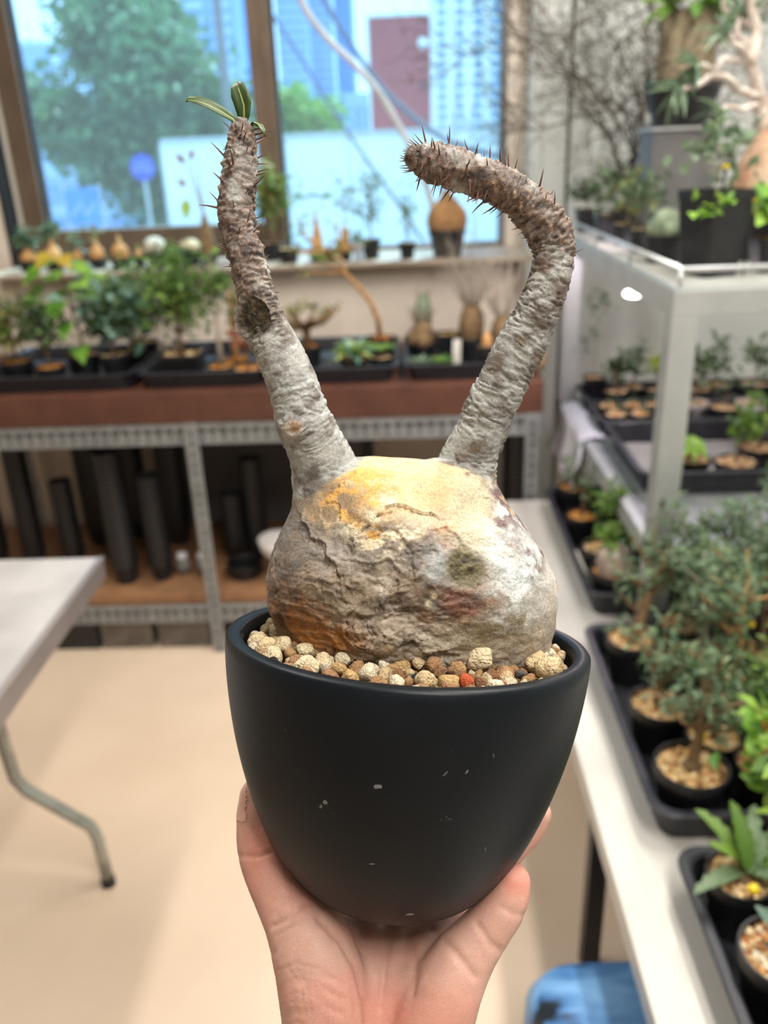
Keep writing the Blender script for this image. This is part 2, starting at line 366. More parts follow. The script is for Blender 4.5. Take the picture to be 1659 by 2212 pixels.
def remesh(mb, voxel, smooth_it, sub=0):
    me = bpy.data.meshes.new('tmp'); me.from_pydata(mb.v, [], mb.f); me.update()
    bm = bmesh.new(); bm.from_mesh(me); bmesh.ops.recalc_face_normals(bm, faces=bm.faces); bm.to_mesh(me); bm.free()
    o = bpy.data.objects.new('tmp', me); COL.objects.link(o)
    md = o.modifiers.new('r', 'REMESH'); md.mode = 'VOXEL'; md.voxel_size = voxel; md.adaptivity = 0
    ms = o.modifiers.new('s', 'SMOOTH'); ms.iterations = smooth_it; ms.factor = 0.5
    dg = bpy.context.evaluated_depsgraph_get(); ev = o.evaluated_get(dg)
    out = bpy.data.meshes.new_from_object(ev)
    bpy.data.objects.remove(o); bpy.data.meshes.remove(me)
    return out
def mesh_arrays(me):
    n = len(me.vertices); V = np.empty(n*3, np.float32); me.vertices.foreach_get('co', V)
    Nn = np.empty(n*3, np.float32); me.vertex_normals.foreach_get('vector', Nn)
    return V.reshape(-1, 3).astype(float), Nn.reshape(-1, 3).astype(float)
def set_co(me, V): me.vertices.foreach_set('co', V.astype(np.float32).ravel()); me.update()
def set_col(me, C):
    at = me.color_attributes.new('Col', 'FLOAT_COLOR', 'POINT')
    at.data.foreach_set('color', np.c_[np.clip(C, 0, 1), np.ones(len(C))].astype(np.float32).ravel())
def nearest(V, C):
    best = np.full(len(V), 9.0); idx = np.zeros(len(V), int)
    for i in range(0, len(C), 2):
        d = np.linalg.norm(V-C[i], axis=1); m_ = d < best; best[m_] = d[m_]; idx[m_] = i
    return best, idx

trunk_me = remesh(bodyM, 0.00054, 9)
V, NV = mesh_arrays(trunk_me)
dL, iL = nearest(V, CL); dR, iR = nearest(V, CR)
# how much a point belongs to a branch (0 body .. 1 branch)
wl = np.where(dL < dR, 1, 0)
tt = np.where(wl, TL[iL]/TL[-1], TR[iR]/TR[-1])
rr = np.where(wl, RL[iL], RR[iR]); dd = np.where(wl, dL, dR)
zn = LP(700, 1010)[2]
n_edge = fbm(V, 160, 3, 77)
onbr = sstep(0.035, 0.10, tt+n_edge*.03)*sstep(1.42, 1.10, dd/rr+n_edge*.12)
Cn = np.where(wl[:, None], CL[iL], CR[iR]); rad = V-Cn
ang = np.arctan2(rad[:, 0]*0.9+rad[:, 2]*0.2, -rad[:, 1])
sl = np.where(wl, TL[iL], TR[iR]) + np.einsum('ij,ij->i', rad, np.where(wl[:, None], np.gradient(CL, axis=0)[iL], np.gradient(CR, axis=0)[iR])/np.maximum(1e-9, np.linalg.norm(np.where(wl[:, None], np.gradient(CL, axis=0)[iL], np.gradient(CR, axis=0)[iR]), axis=1))[:, None])
up0 = sstep(.3, .6, tt)
# bark wrinkles running round the branches
Q = np.stack([sl*430, np.cos(ang)*1.3+wl*9, np.sin(ang)*1.3], 1)
Q2 = np.stack([sl*560+fbm(V, 120, 2, 8)*1.2, np.cos(ang)*1.5+wl*9, np.sin(ang)*1.5], 1)
wr = .45*fbm(Q, 1.0, 3, 3, 0.55) + .55*(np.clip(np.abs(fbm(Q2, 1.0, 2, 4))*3.2, 0, 1)*2-1.25); wr2 = 1-np.abs(fbm(Q*np.array([0.55, 1.3, 1.3]), 1.0, 3, 21))*2
amp = 0.00076*(0.14+.22*(1-wl)+0.95*sstep(-0.3, 0.35, fbm(V, 75, 2, 5)+.25*up0+.1-.15*wl))
D = onbr*(wr*amp + (wr2-0.6)*0.00042*sstep(.15, .45, tt))
# knobbly tubercles on the upper halves
tub = []; TM = np.zeros(len(V))
for wh, C_, R_, T_, t0 in ((1, CL, RL, TL, 0.46), (0, CR, RR, TR, 0.60)):
    n_ = 230
    for k in range(n_):
        t = t0 + (1-t0)*(k+0.5)/n_; t = min(0.995, t+random.uniform(-.006, .006)); i = int(t*(len(C_)-1))
        tub.append((wh, i, k*2.39996+random.uniform(-.5, .5), t))
tubpos = []
for wh, i, a, t in tub:
    C_, R_ = (CL, RL) if wh else (CR, RR)
    T = Vector(C_[min(i+1, len(C_)-1)]-C_[max(i-1, 0)]).normalized(); u = T.cross(Vector((0, 1, 0))).normalized(); w = T.cross(u)
    dr = u*math.cos(a)+w*math.sin(a); p = Vector(C_[i])+dr*R_[i]; tubpos.append((p, dr, T, wh, t))
    f = np.array(V-np.array(p)); d2 = (f*f).sum(1); hh = random.uniform(.0003, .0009)*(0.5 if t < .62 else 1)
    mk = d2 < 1.4e-5; ex = np.exp(-d2[mk]/(2*(0.0007**2))); D[mk] += hh*ex; TM[mk] = np.maximum(TM[mk], ex)
# body : flaky, lumpy bark
bd = 1-onbr
lump = fbm(V, 45, 3, 40); D += bd*lump*0.0016
for (px, py, y0, s, h) in ((830, 1150, -.03, .011, .004), (900, 1230, -.03, .014, .003), (730, 1250, -.03, .016, .002), (640, 1290, -.012, .016, .002), (1080, 1260, -.02, .02, .002), (815, 1375, -.034, .008, .0022), (700, 1110, -.024, .007, -.0022), (770, 1185, -.034, .006, -.0028), (860, 1340, -.038, .006, -.0018), (960, 1090, -.025, .014, -.001), (740, 1310, -.034, .007, .0018)):
    c = LP(px, py, y0); d2 = ((V-c)**2).sum(1); D += bd*h*np.exp(-d2/(2*s*s))
warp = np.stack([fbm(V, 60, 2, 60+k) for k in range(3)], 1)*0.006
fl = fbm((V+warp)*np.array([1, 1, 1.3]), 85, 3, 70)
central = np.exp(-((V[:, 0]-LP(850, 1230)[0])/.042)**2)*sstep(LP(0, 1440)[2], LP(0, 1390)[2], V[:, 2])*sstep(LP(0, 1010)[2], LP(0, 1130)[2], V[:, 2])
step_ = (np.floor(fl*5)+sstep(0.0, 0.18, fl*5-np.floor(fl*5)))/5
D += bd*central*step_*0.0032
cr = 1-np.abs(fbm(V+warp*0.9, 95, 3, 90)); crm = sstep(-.05, .35, fbm(V, 50, 2, 91)); D -= bd*(0.12+central)*crm*sstep(0.93, 0.99, cr)*0.0006
fl2 = fbm((V+warp*.8)*np.array([1, 1, 1.6]), 190, 3, 92); D += bd*(.03+central)*(np.floor(fl2*4)/4)*.0010
stri = fbm(V*np.array([.5, .5, 3.0]) + warp*.5, 210, 3, 93); lowl = np.exp(-((V[:, 0]-LP(690, 1310)[0])/.024)**2-((V[:, 2]-LP(690, 1310)[2])/.018)**2); D += bd*lowl*stri*.0011
D += bd*(.25+central)*fbm(V*np.array([1, 1, 2.2]), 420, 3, 95)*0.00022
# cracks, lips and ringed scars of the old bark, laid along the front of the bulb
wc = (V@LM.T + LO - CAM)@MC; vpx = 829.5-F*wc[:, 0]/wc[:, 2]; vpy = 1106+F*wc[:, 1]/wc[:, 2]; frt = sstep(0.05, .25, -(NV[:, 1])+.1)
vpx = vpx + fbm(V, 230, 3, 331)*15; vpy = vpy + fbm(V, 230, 3, 332)*15; wvar = .55+.9*sstep(-.4, .6, fbm(V, 300, 2, 335)); brk = sstep(-.35, .05, fbm(V, 130, 2, 336))
CRK = np.zeros(len(V)); LITE = np.zeros(len(V)); wob = fbm(V, 260, 2, 333)*9
def stroke(pts, w, dp, lip=0.0, dark=1.0):
    global D, CRK, LITE
    best = np.full(len(V), 1e9); sg = np.zeros(len(V)); w = w*.62; dp = dp*.8; dark = dark*.72
    for (x0, y0), (x1, y1) in zip(pts[:-1], pts[1:]):
        dx, dy = x1-x0, y1-y0; l2 = dx*dx+dy*dy; t_ = np.clip(((vpx-x0)*dx+(vpy-y0)*dy)/l2, 0, 1); ex_ = vpx-x0-t_*dx; ey_ = vpy-y0-t_*dy; d_ = np.hypot(ex_, ey_); mk_ = d_ < best; best = np.where(mk_, d_, best); sg = np.where(mk_, np.sign(dx*ey_-dy*ex_), sg)
    b_ = np.maximum(0, best+wob*.25); g_ = np.exp(-(b_/(w*wvar))**2)*frt*brk; D -= dp*g_; CRK = np.maximum(CRK, g_*dark)
    if lip: L_ = frt*np.exp(-(b_/(w*7)))*(sg < 0); D += lip*L_; LITE = np.maximum(LITE, L_*(b_ > w))
def ring(cx, cy, rx, ry, w, dp, lip=0.0, dark=1.0, rot=0.0):
    stroke([(cx+rx*math.cos(a)*math.cos(rot)-ry*math.sin(a)*math.sin(rot), cy+rx*math.cos(a)*math.sin(rot)+ry*math.sin(a)*math.cos(rot)) for a in np.linspace(0, 2*PI, 15)], w, dp, lip, dark)
stroke([(655, 1120), (672, 1150), (700, 1178), (717, 1204)], 2.6, .0009, .0016); stroke([(770, 1182), (780, 1160), (808, 1128), (835, 1101), (873, 1095), (903, 1108), (930, 1114)], 3.0, .0012, .0022)
stroke([(820, 1118), (830, 1108), (842, 1116)], 4, .0018); stroke([(864, 1160), (876, 1182), (890, 1210), (892, 1250)], 2.8, .0012, .0010); stroke([(826, 1262), (831, 1300), (818, 1340), (826, 1365)], 2.4, .0010, .0007)
stroke([(834, 1300), (850, 1305), (856, 1330), (872, 1326)], 1.8, .0006); ring(780, 1358, 28, 40, 2.6, .0010, .0008, rot=-.35); ring(782, 1362, 12, 26, 2.4, .0012, rot=-.4); ring(716, 1107, 22, 26, 2.0, .0006, .0008, rot=.2)
stroke([(835, 1380), (862, 1392), (895, 1384), (928, 1412), (960, 1404)], 2.2, .0009, .0009); stroke([(880, 1388), (886, 1368), (908, 1372), (915, 1390)], 2.0, .0007, .0007); stroke([(1145, 1225), (1156, 1260), (1160, 1300), (1175, 1345)], 1.3, .0003, dark=.5); stroke([(1060, 1110), (1075, 1180), (1070, 1240)], 1.3, .0003, dark=.4)
stroke([(938, 1150), (965, 1140), (990, 1160), (985, 1185), (962, 1195)], 2.0, .0007, .0012); stroke([(700, 1190), (735, 1225), (742, 1262), (760, 1275)], 2.0, .0007, .0009); stroke([(760, 1215), (800, 1225), (838, 1210), (868, 1240), (862, 1272), (838, 1278)], 2.2, .0008, .0012)
stroke([(750, 1240), (745, 1290), (770, 1318)], 1.8, .0006, .0006); stroke([(690, 1250), (735, 1262), (745, 1282), (700, 1275), (690, 1250)], 1.8, .0005, .0008); stroke([(740, 1345), (800, 1325), (830, 1345)], 2, .0006); stroke([(590, 1200), (612, 1250), (604, 1300)], 2.2, .0007); stroke([(612, 1330), (622, 1360)], 3.4, .0012)
stroke([(775, 1005), (768, 1030), (740, 1045), (700, 1062)], 1.8, .0004, .0006, .7); stroke([(985, 985), (1000, 1020), (1030, 1030), (1035, 1062), (1060, 1078)], 1.8, .0004, .0006, .7)
lowz = sstep(LP(0, 1300)[2], LP(0, 1390)[2], V[:, 2])
V2 = V + NV*D[:, None]
# cut scars : dished faces
def surf(px, py):
    o_ = LM.T@(CAM-LO); d_ = LM.T@ray(px, py); d_ = d_/np.linalg.norm(d_); w_ = V2-o_; t_ = w_@d_; far = np.linalg.norm(w_-t_[:, None]*d_, axis=1); c_ = np.where(far < .0012)[0]; return V2[c_[t_[c_].argmin()]]
def dish(px, py, y0, rx, dp):
    global V2
    c = surf(px, py); d = np.linalg.norm(V2-c, axis=1); k = np.exp(-(d/rx)**4)
    V2 = V2 - NV*(k*(dp + 0.0007*fbm(V2, 900, 3, 120)))[:, None]; return k
k_scar1 = dish(541, 686, None, .0082, .0016); k_scar2 = dish(1012, 1230, None, .0074, .0014)
k_tip = np.exp(-(np.linalg.norm(V2-surf(632, 924), axis=1)/.0026)**4)
set_co(trunk_me, V2)
# ---- bark colours (bark stains, with light on the top and sky tint at right painted in)
def C3(*c): return np.array(lin(c))
def blend(A, B, w): return A*(1-w[:, None]) + B*w[:, None]
n1 = fbm(V, 55, 4, 200); n2 = fbm(V, 140, 4, 210); n3 = fbm(V, 330, 3, 220)
gry = blend(np.tile(C3(166, 168, 164), (len(V), 1)), C3(112, 106, 100), sstep(-.15, .35, n2))
up = sstep(.36, .62, tt)
brc = blend(gry, C3(116, 100, 90), up*sstep(-.6, .2, n2+0.3*n1)); brc = blend(brc, C3(70, 61, 58), up*sstep(.05, .4, n3+n2*.6))
brc = blend(brc, C3(96, 82, 72), sstep(.15, .55, -n1)*.55)
brc = blend(brc, C3(166, 136, 112), sstep(.45, .9, TM)*up*.65)
brc = blend(brc, C3(150, 120, 70), sstep(.3, .6, n2*(1-wl)+.1)*.25)
X, Z = V[:, 0], V[:, 2]
def blob(px, py, sx, sy, wob=0.35):
    c = LP(px, py, -.025); return np.exp(-((((X-c[0])/(sx*PXM))**2+((Z-c[2])/(sy*PXM))**2)*(1+wob*2*n1+wob*n2)))
bo = np.tile(C3(176, 164, 148), (len(V), 1))
bo = blend(bo, C3(218, 194, 150), np.clip(blob(860, 1060, 170, 75)*1.3, 0, 1)*sstep(-.6, .2, n2+.4))  # ochre-cream bark, with the highlight on top painted into the colour
bo = blend(bo, C3(226, 186, 118), np.clip(blob(850, 1040, 130, 45), 0, 1)*sstep(.0, .5, n2+.1))
bo = blend(bo, C3(128, 118, 108), np.clip(blob(640, 1210, 70, 130)*1.2, 0, 1)*sstep(-.7, .2, n1+.3))
bo = blend(bo, C3(196, 206, 206), np.clip(blob(1120, 1200, 60, 130)*1.4, 0, 1)*sstep(-.6, .1, n2+.3))  # blue-grey flank, sky reflection painted into the bark colour
bo = blend(bo, C3(200, 202, 170), np.clip(blob(1025, 1110, 45, 80)*1.1, 0, 1)*.8)
bo = blend(bo, C3(118, 96, 92), np.clip(blob(1135, 1110, 40, 70)*1.4, 0, 1)*sstep(-.3, .1, n1+.15))
bo = blend(bo, C3(112, 84, 80), np.clip(blob(1165, 1200, 26, 60)*1.5, 0, 1)*sstep(-.2, .2, n2+.15))
bo = blend(bo, C3(186, 118, 46), np.clip(blob(690, 1375, 75, 40)*1.6, 0, 1)*sstep(-.4, .2, n2+.3))
bo = blend(bo, C3(160, 108, 60), np.clip(blob(650, 1320, 60, 50)*1.2, 0, 1)*sstep(-.2, .3, n2+.2))
bo = blend(bo, C3(122, 74, 58), np.clip(blob(975, 1300, 50, 28)*1.6, 0, 1)*sstep(-.3, .1, n2+.2))
bo = blend(bo, C3(138, 82, 62), np.clip(blob(1030, 1285, 40, 18)*1.5, 0, 1)*sstep(-.2, .1, n2+.15))
bo = blend(bo, C3(140, 126, 96), np.clip(blob(1060, 1370, 90, 40)*1.2, 0, 1)*.8)
bo = blend(bo, C3(196, 126, 72), np.clip(blob(950, 1160, 26, 28)*1.4, 0, 1)*sstep(-.2, .2, n2+.2))
bo = blend(bo, C3(228, 212, 182), np.clip(blob(880, 1140, 110, 40)*1.2, 0, 1)*sstep(-.1, .4, n2+.1)*.8)
bo = blend(bo, C3(132, 124, 116), np.clip(blob(770, 1210, 80, 55)*1.2, 0, 1)*sstep(-.2, .3, n2)*.8)
bo = blend(bo, C3(150, 160, 164), np.clip(blob(930, 1210, 40, 45)*1.3, 0, 1)*sstep(-.2, .2, n1+.2)*.8)
bo = blend(bo, C3(120, 108, 96), np.clip(central*sstep(.05, .5, fl), 0, 1)*.55)
bo = blend(bo, C3(146, 116, 84), np.clip(lowl*sstep(.0, .5, stri), 0, 1)*.7); bo = blend(bo, C3(92, 84, 76), np.clip((.25+central)*sstep(.2, .5, fbm(V+warp, 120, 4, 96)), 0, 1)*.6)
bo = blend(bo, C3(40, 38, 36), sstep(.62, .75, fbm(V, 700, 2, 300))*np.clip(blob(930, 1220, 60, 40)+blob(1150, 1380, 60, 50)+blob(945, 1395, 50, 20), 0, 1)*.8)
bo = blend(bo, C3(118, 104, 88), sstep(.1, .6, n1)*.45); bo = blend(bo, C3(176, 140, 92), sstep(.2, .5, fbm(V, 110, 4, 97))*.35)
bo = blend(bo, C3(214, 206, 194), sstep(.25, .6, n3)*.35)
def patch(c, px, py, sx, sy, k, thr=0.0, wob=.9):
    global bo
    nz_ = fbm(V, 180, 4, int(px+py)); bo = blend(bo, C3(*c), np.clip(blob(px, py, sx, sy, wob)*k, 0, 1)*sstep(thr-.18, thr+.12, nz_))
patch((112, 106, 100), 640, 1180, 60, 90, 1.5, -.1); patch((120, 110, 98), 760, 1150, 90, 50, 1.2, .08); patch((84, 76, 70), 880, 1270, 120, 90, .9, .16); patch((196, 170, 126), 900, 1075, 120, 50, 1.0, .05); patch((98, 88, 78), 620, 1270, 50, 70, 1.4, 0); patch((104, 96, 88), 800, 1170, 60, 40, 1.5, -.05); patch((112, 104, 96), 870, 1200, 50, 40, 1.4, 0)
patch((150, 96, 48), 640, 1345, 70, 40, 1.4, -.1); patch((90, 58, 36), 620, 1350, 40, 50, 1.2, .05); patch((132, 116, 96), 790, 1300, 110, 60, 1.3, 0); patch((104, 66, 52), 980, 1305, 60, 30, 1.6, -.1)
patch((120, 106, 80), 1080, 1360, 90, 45, 1.4, -.1); patch((92, 84, 76), 900, 1350, 100, 45, 1.0, .1); patch((206, 210, 206), 1130, 1260, 50, 90, 1.3, 0); patch((104, 84, 84), 1130, 1090, 40, 60, 1.5, -.05); patch((236, 222, 190), 830, 1140, 60, 40, 1.2, .05); patch((222, 170, 92), 790, 1050, 70, 40, 1.2, .1); patch((150, 128, 100), 700, 1090, 60, 50, 1.0, .05)
seam = sstep(0.1, 0.95, onbr + n2*0.5)
colr = blend(bo, brc, seam)
colr = blend(colr, C3(70, 60, 40), np.clip(k_scar1*1.2, 0, 1)); colr = blend(colr, C3(36, 32, 24), k_scar1*sstep(-.1, .3, n3))
colr = blend(colr, C3(96, 88, 58), np.clip(k_scar2*1.5, 0, 1)); colr = blend(colr, C3(58, 52, 36), k_scar2*sstep(-.1, .3, n3))
colr = blend(colr, C3(142, 112, 84), k_tip)
set_col(trunk_me, colr)
M_BARK = colmat('silvery_bark', 0.55, 0.55, 1400.0, 0.4, 0.35, 900.0)
trunk_me.polygons.foreach_set('use_smooth', [True]*len(trunk_me.polygons)); trunk_me.materials.clear(); trunk_me.materials.append(M_BARK)
trunk = link(bpy.data.objects.new('caudex_trunk', trunk_me), plant); trunk['label'] = 'swollen grey and cream caudex with two branches'

# ---- spines
M_SPINE = mat('spine_brown', (112, 62, 48), (70, 44, 42), 300.0, 0.5)
def spine_mesh(bend, k):
    return MB().tube([(0, 0, -.1), (0, 0, .15), (bend*.12, 0, .5), (bend*.4, 0, .8), (bend*.7, 0, 1.0)], [.13, .1, .075, .045, .01], 6)
sp_meshes = []
for k in range(4):
    o = spine_mesh((k-1.5)*0.25, k).build('spine', M_SPINE, None, smooth=True); sp_meshes.append(o.data); bpy.data.objects.remove(o)
def add_spine(p, d, L, roll=None):
    o = bpy.data.objects.new('spine', random.choice(sp_meshes)); link(o, trunk)
    q = Vector(d).normalized().to_track_quat('Z', 'Y') @ Quaternion((0, 0, 1), random.uniform(0, 6.28) if roll is None else roll)
    o.location = p; o.rotation_mode = 'QUATERNION'; o.rotation_quaternion = q; w = max(L*0.55, .0022); o.scale = (w, w, L)
cnt = 0
for p, dr, T, wh, t in tubpos:
    pr = (0.26+0.25*(t > .85)) if wh else (0.26+0.3*(t > .8))
    if t < (0.66 if wh else 0.68): pr = 0.05
    if random.random() < pr and cnt < 230:
        add_spine(p, dr + T*random.uniform(.0, .7) + Vector((random.gauss(0, .18), random.gauss(0, .18), random.gauss(0, .18))), random.uniform(.0030, .0075)*(1 if t > .7 else .6)); cnt += 1
# fan of spines at the bare tip of the right branch
tipR = Vector(CR[-1]); TD = Vector(CR[-1]-CR[-12]).normalized()
for k in range(34):
    u = TD.orthogonal().normalized(); u.rotate(Quaternion(TD, k*2.4)); rr_ = random.uniform(.15, 1)
    add_spine(tipR + u*0.0058*rr_ + TD*0.0024*(1-rr_*rr_), TD*1.1 + u*rr_*0.7, random.uniform(.003, .006))
# ---- leaves
M_LEAF = mat('plant_leaf', (62, 84, 42), (78, 98, 52), 120.0, 0.5, trans=0.25)
M_RIB = mat('leaf_midrib', (150, 164, 96), None, 100.0, 0.5)
def big_leaf(path, wpx, nrm, shape):
    P = [Vector(LP(x, y, d)) for x, y, d in path]; n = len(P); nv = Vector(nrm).normalized(); mb = MB(); vs = []; fs = []
    for i, p in enumerate(P):
        t = (P[min(i+1, n-1)]-P[max(i-1, 0)]).normalized(); s = t.cross(nv).normalized(); u = s.cross(t); h = wpx*.5*PXM*shape[i]
        for sgn in (1, -1):
            for k in (-1, -.5, 0, .5, 1): vs.append(p + s*h*k + u*(abs(k)*h*.35*1 + sgn*.00022*(1-abs(k)*.7)))
    for i in range(n-1):
        a = i*10; c = a+10
        for k in range(4):
            fs += [(a+k, a+k+1, c+k+1, c+k), (a+5+k+1, a+5+k, c+5+k, c+5+k+1)]
        fs += [(a, c, c+5, a+5), (a+4, a+9, c+9, c+4)]
    fs += [(0, 5, 6, 7, 8, 9, 4, 3, 2, 1), tuple(10*(n-1)+k for k in (0, 1, 2, 3, 4, 9, 8, 7, 6, 5))]
    mb.add(vs, fs); lo = mb.build('leaf', M_LEAF, trunk, smooth=True)
    rb = MB().tube([tuple(p - nv*0.0002) for p in P[:-1]], [.0008*(1-.6*i/n) for i in range(n-1)], 6).build('leaf_midrib', M_RIB, trunk, smooth=True)
big_leaf([(516, 273, .003), (500, 257, .001), (478, 243, -.001), (450, 228, -.003), (425, 219, -.004), (408, 216, -.004), (402, 221, -.004)], 25, (0.25, -.85, .5), (.35, .75, 1, 1, .85, .5, .1))
big_leaf([(525, 271, .003), (528, 250, .002), (527, 228, .001), (520, 205, .001), (514, 188, .002), (511, 179, .003)], 38, (-.2, -1, .1), (.32, .72, .95, 1, .75, .25))
big_leaf([(540, 272, .003), (550, 266, .002), (560, 271, .001), (568, 283, 0), (573, 296, 0)], 16, (.3, -.5, .8), (.4, .9, 1, .8, .2))

# ---- gravel
GZ = PH-0.0062
M_SOIL = mat('potting_grit', (92, 70, 50), (60, 46, 34), 200.0, 0.95, bump=0.5)
soil = MB().lathe([(PR-0.0078, GZ-0.02), (PR-0.0078, GZ-0.004), (0.02, GZ-0.003), (0.0005, GZ-0.003)], 48, close=False).build('gravel_bed', M_SOIL, plant)
M_PEB = rndmat('pumice_pebble', [(218, 198, 160), (176, 136, 98), (226, 212, 182), (196, 162, 112), (206, 180, 140), (146, 106, 74), (216, 196, 158), (188, 150, 104), (226, 212, 184), (176, 136, 98), (208, 184, 142), (156, 116, 84)], 0.9, 0.9, 5.0, nz=0.42, nscale=3.2)
M_PEBX = rndmat('odd_pebble', [(190, 88, 52), (96, 98, 100), (52, 48, 46), (186, 96, 64)], 0.9, 0.9, 5.0, nz=0.42, nscale=3.2)
def pebble_mesh(seed, mtl):
    bm = bmesh.new(); bmesh.ops.create_icosphere(bm, subdivisions=3, radius=1.0)
    P_ = np.array([v.co[:] for v in bm.verts]); d = fbm(P_+seed*3.1, 1.1, 2, seed)*0.30 + fbm(P_+seed, 3.2, 3, seed+5)*0.13
    rg = np.random.default_rng(seed)
    for _ in range(7):
        nn = rg.normal(size=3); nn /= np.linalg.norm(nn); lim = rg.uniform(.66, .85); dt = P_@nn*(1+d); d = np.where(dt > lim, (1+d)*(lim/np.maximum(dt, 1e-6))**.85-1, d)
    sc = 1+0.2*np.array([math.sin(seed*1.7), math.cos(seed*2.3), -0.8])
    for v, k in zip(bm.verts, d): v.co = Vector((v.co.x*sc[0], v.co.y*sc[1], v.co.z*sc[2]))*(1+k)
    me = bpy.data.meshes.new('pebble'); bm.to_mesh(me); bm.free(); me.polygons.foreach_set('use_smooth', [True]*len(me.polygons)); me.materials.append(mtl); return me
pebs = [pebble_mesh(k+1, M_PEB) for k in range(10)]; pebx = [pebble_mesh(k+31, M_PEBX) for k in range(4)]; M_PEBC = rndmat('cream_pumice', [(226, 208, 172), (216, 192, 150), (222, 202, 166)], .9, .9, 5.0, nz=.42, nscale=3.2); pebc = [pebble_mesh(k+51, M_PEBC) for k in range(3)]
PEB = []
bA = LP(585, 1372, .012); bB = LP(1196, 1372, .012); bcx = (bA[0]+bB[0])/2; bhx = (bB[0]-bA[0])/2-.006; bhy = .037
def in_body(x, y, r): return ((x-bcx)/(bhx+r*.3))**2 + ((y-.012)/(bhy+r*.3))**2 < 1
def try_peb(x, y, r, lay):
    if math.hypot(x, y) > PR-0.0082-r*0.8 or in_body(x, y, r): return False
    for (a, b2, c, l2) in PEB:
        if l2 == lay and (a-x)**2+(b2-y)**2 < ((c+r)*0.80)**2: return False
    PEB.append((x, y, r, lay)); return True
for px, py, r, hz, sp in ((1036, 1420, .0054, .004, 0), (1182, 1446, .0056, .002, 0), (1146, 1435, .0036, .002, 0), (1108, 1412, .0040, .003, 0), (900, 1463, .0022, .001, 2), (1125, 1456, .0021, .002, 2), (1008, 1472, .0040, .001, 1), (915, 1470, .0042, .001, 0), (828, 1440, .0032, .001, 0), (665, 1440, .0050, .001, 0), (660, 1405, .0036, .002, 0), (575, 1400, .0060, .001, 0), (615, 1392, .0038, .003, 0), (592, 1420, .0045, .001, 0), (1203, 1362, .0038, .002, 0)):
    o_ = LM.T@(CAM-LO); d_ = LM.T@ray(px, py); q = o_+d_*((GZ+hz+r*.4)-o_[2])/d_[2]
    if math.hypot(q[0], q[1]) > PR-.008-r*.7: q[:2] *= (PR-.008-r*.7)/math.hypot(q[0], q[1])
    PEB.append((q[0], q[1], r, 0)); o = bpy.data.objects.new('pebble', pebx[(0, 1, 0)[sp]] if sp == 2 else pebx[1] if sp == 1 else pebc[len(PEB) % 3] if r > .0033 else pebs[len(PEB) % 10]); link(o, soil)
    o.location = (q[0], q[1], GZ+hz+r*.35); o.scale = (r, r, r); o.rotation_euler = (random.uniform(-.4, .4), random.uniform(-.4, .4), random.uniform(0, 6))
n0 = len(PEB)
for rad_, tries in ((.0044, 130), (.0034, 700), (.0027, 2200), (.0020, 3200)):
    for k in range(tries):
        a = random.uniform(0, 2*PI); q = PR*math.sqrt(random.random())
        x, y = q*math.cos(a), q*math.sin(a)
        if y > .035 and random.random() < .7: continue
        if len(PEB) < 285: try_peb(x, y, rad_*random.uniform(.85, 1.15), 0)
for (x, y, r, l) in PEB[n0:]:
    o = bpy.data.objects.new('pebble', random.choice(pebx) if r < .0026 and random.random() < .05 else random.choice(pebs)); link(o, soil)
    edge = max(0, 1-abs(math.hypot((x-bcx)/bhx, (y-.012)/bhy)-1)*4)
    o.location = (x, y, GZ + r*.25 + random.uniform(-.001, .002) + edge*.002); o.scale = [r*random.uniform(.85, 1.12) for _ in range(3)]; o.rotation_euler = [random.uniform(0, 6.28) for _ in range(3)]
# fine grit filling the gaps
gm = MB(); oct_ = [(1, 0, 0), (-1, 0, 0), (0, 1, 0), (0, -1, 0), (0, 0, 1), (0, 0, -1)]; of = [(0, 2, 4), (2, 1, 4), (1, 3, 4), (3, 0, 4), (2, 0, 5), (1, 2, 5), (3, 1, 5), (0, 3, 5)]
for k in range(1500):
    a = random.uniform(0, 2*PI); q = (PR-.010)*math.sqrt(random.random()); x, y = q*math.cos(a), q*math.sin(a)
    if in_body(x, y, -.004): continue
    r = random.uniform(.001, .002); R3 = Euler([random.uniform(0, 6) for _ in range(3)]).to_matrix()
    gm.add([R3@Vector(v)*r*random.uniform(.7, 1.2)+Vector((x, y, GZ-.001+random.uniform(-.001, .001))) for v in oct_], of)
g = gm.build('fine_grit', rndmat('grit_bits', [(176, 140, 96), (140, 104, 70), (206, 178, 132), (120, 88, 60)], 0.95, 0, island=True), soil); g['kind'] = 'stuff'

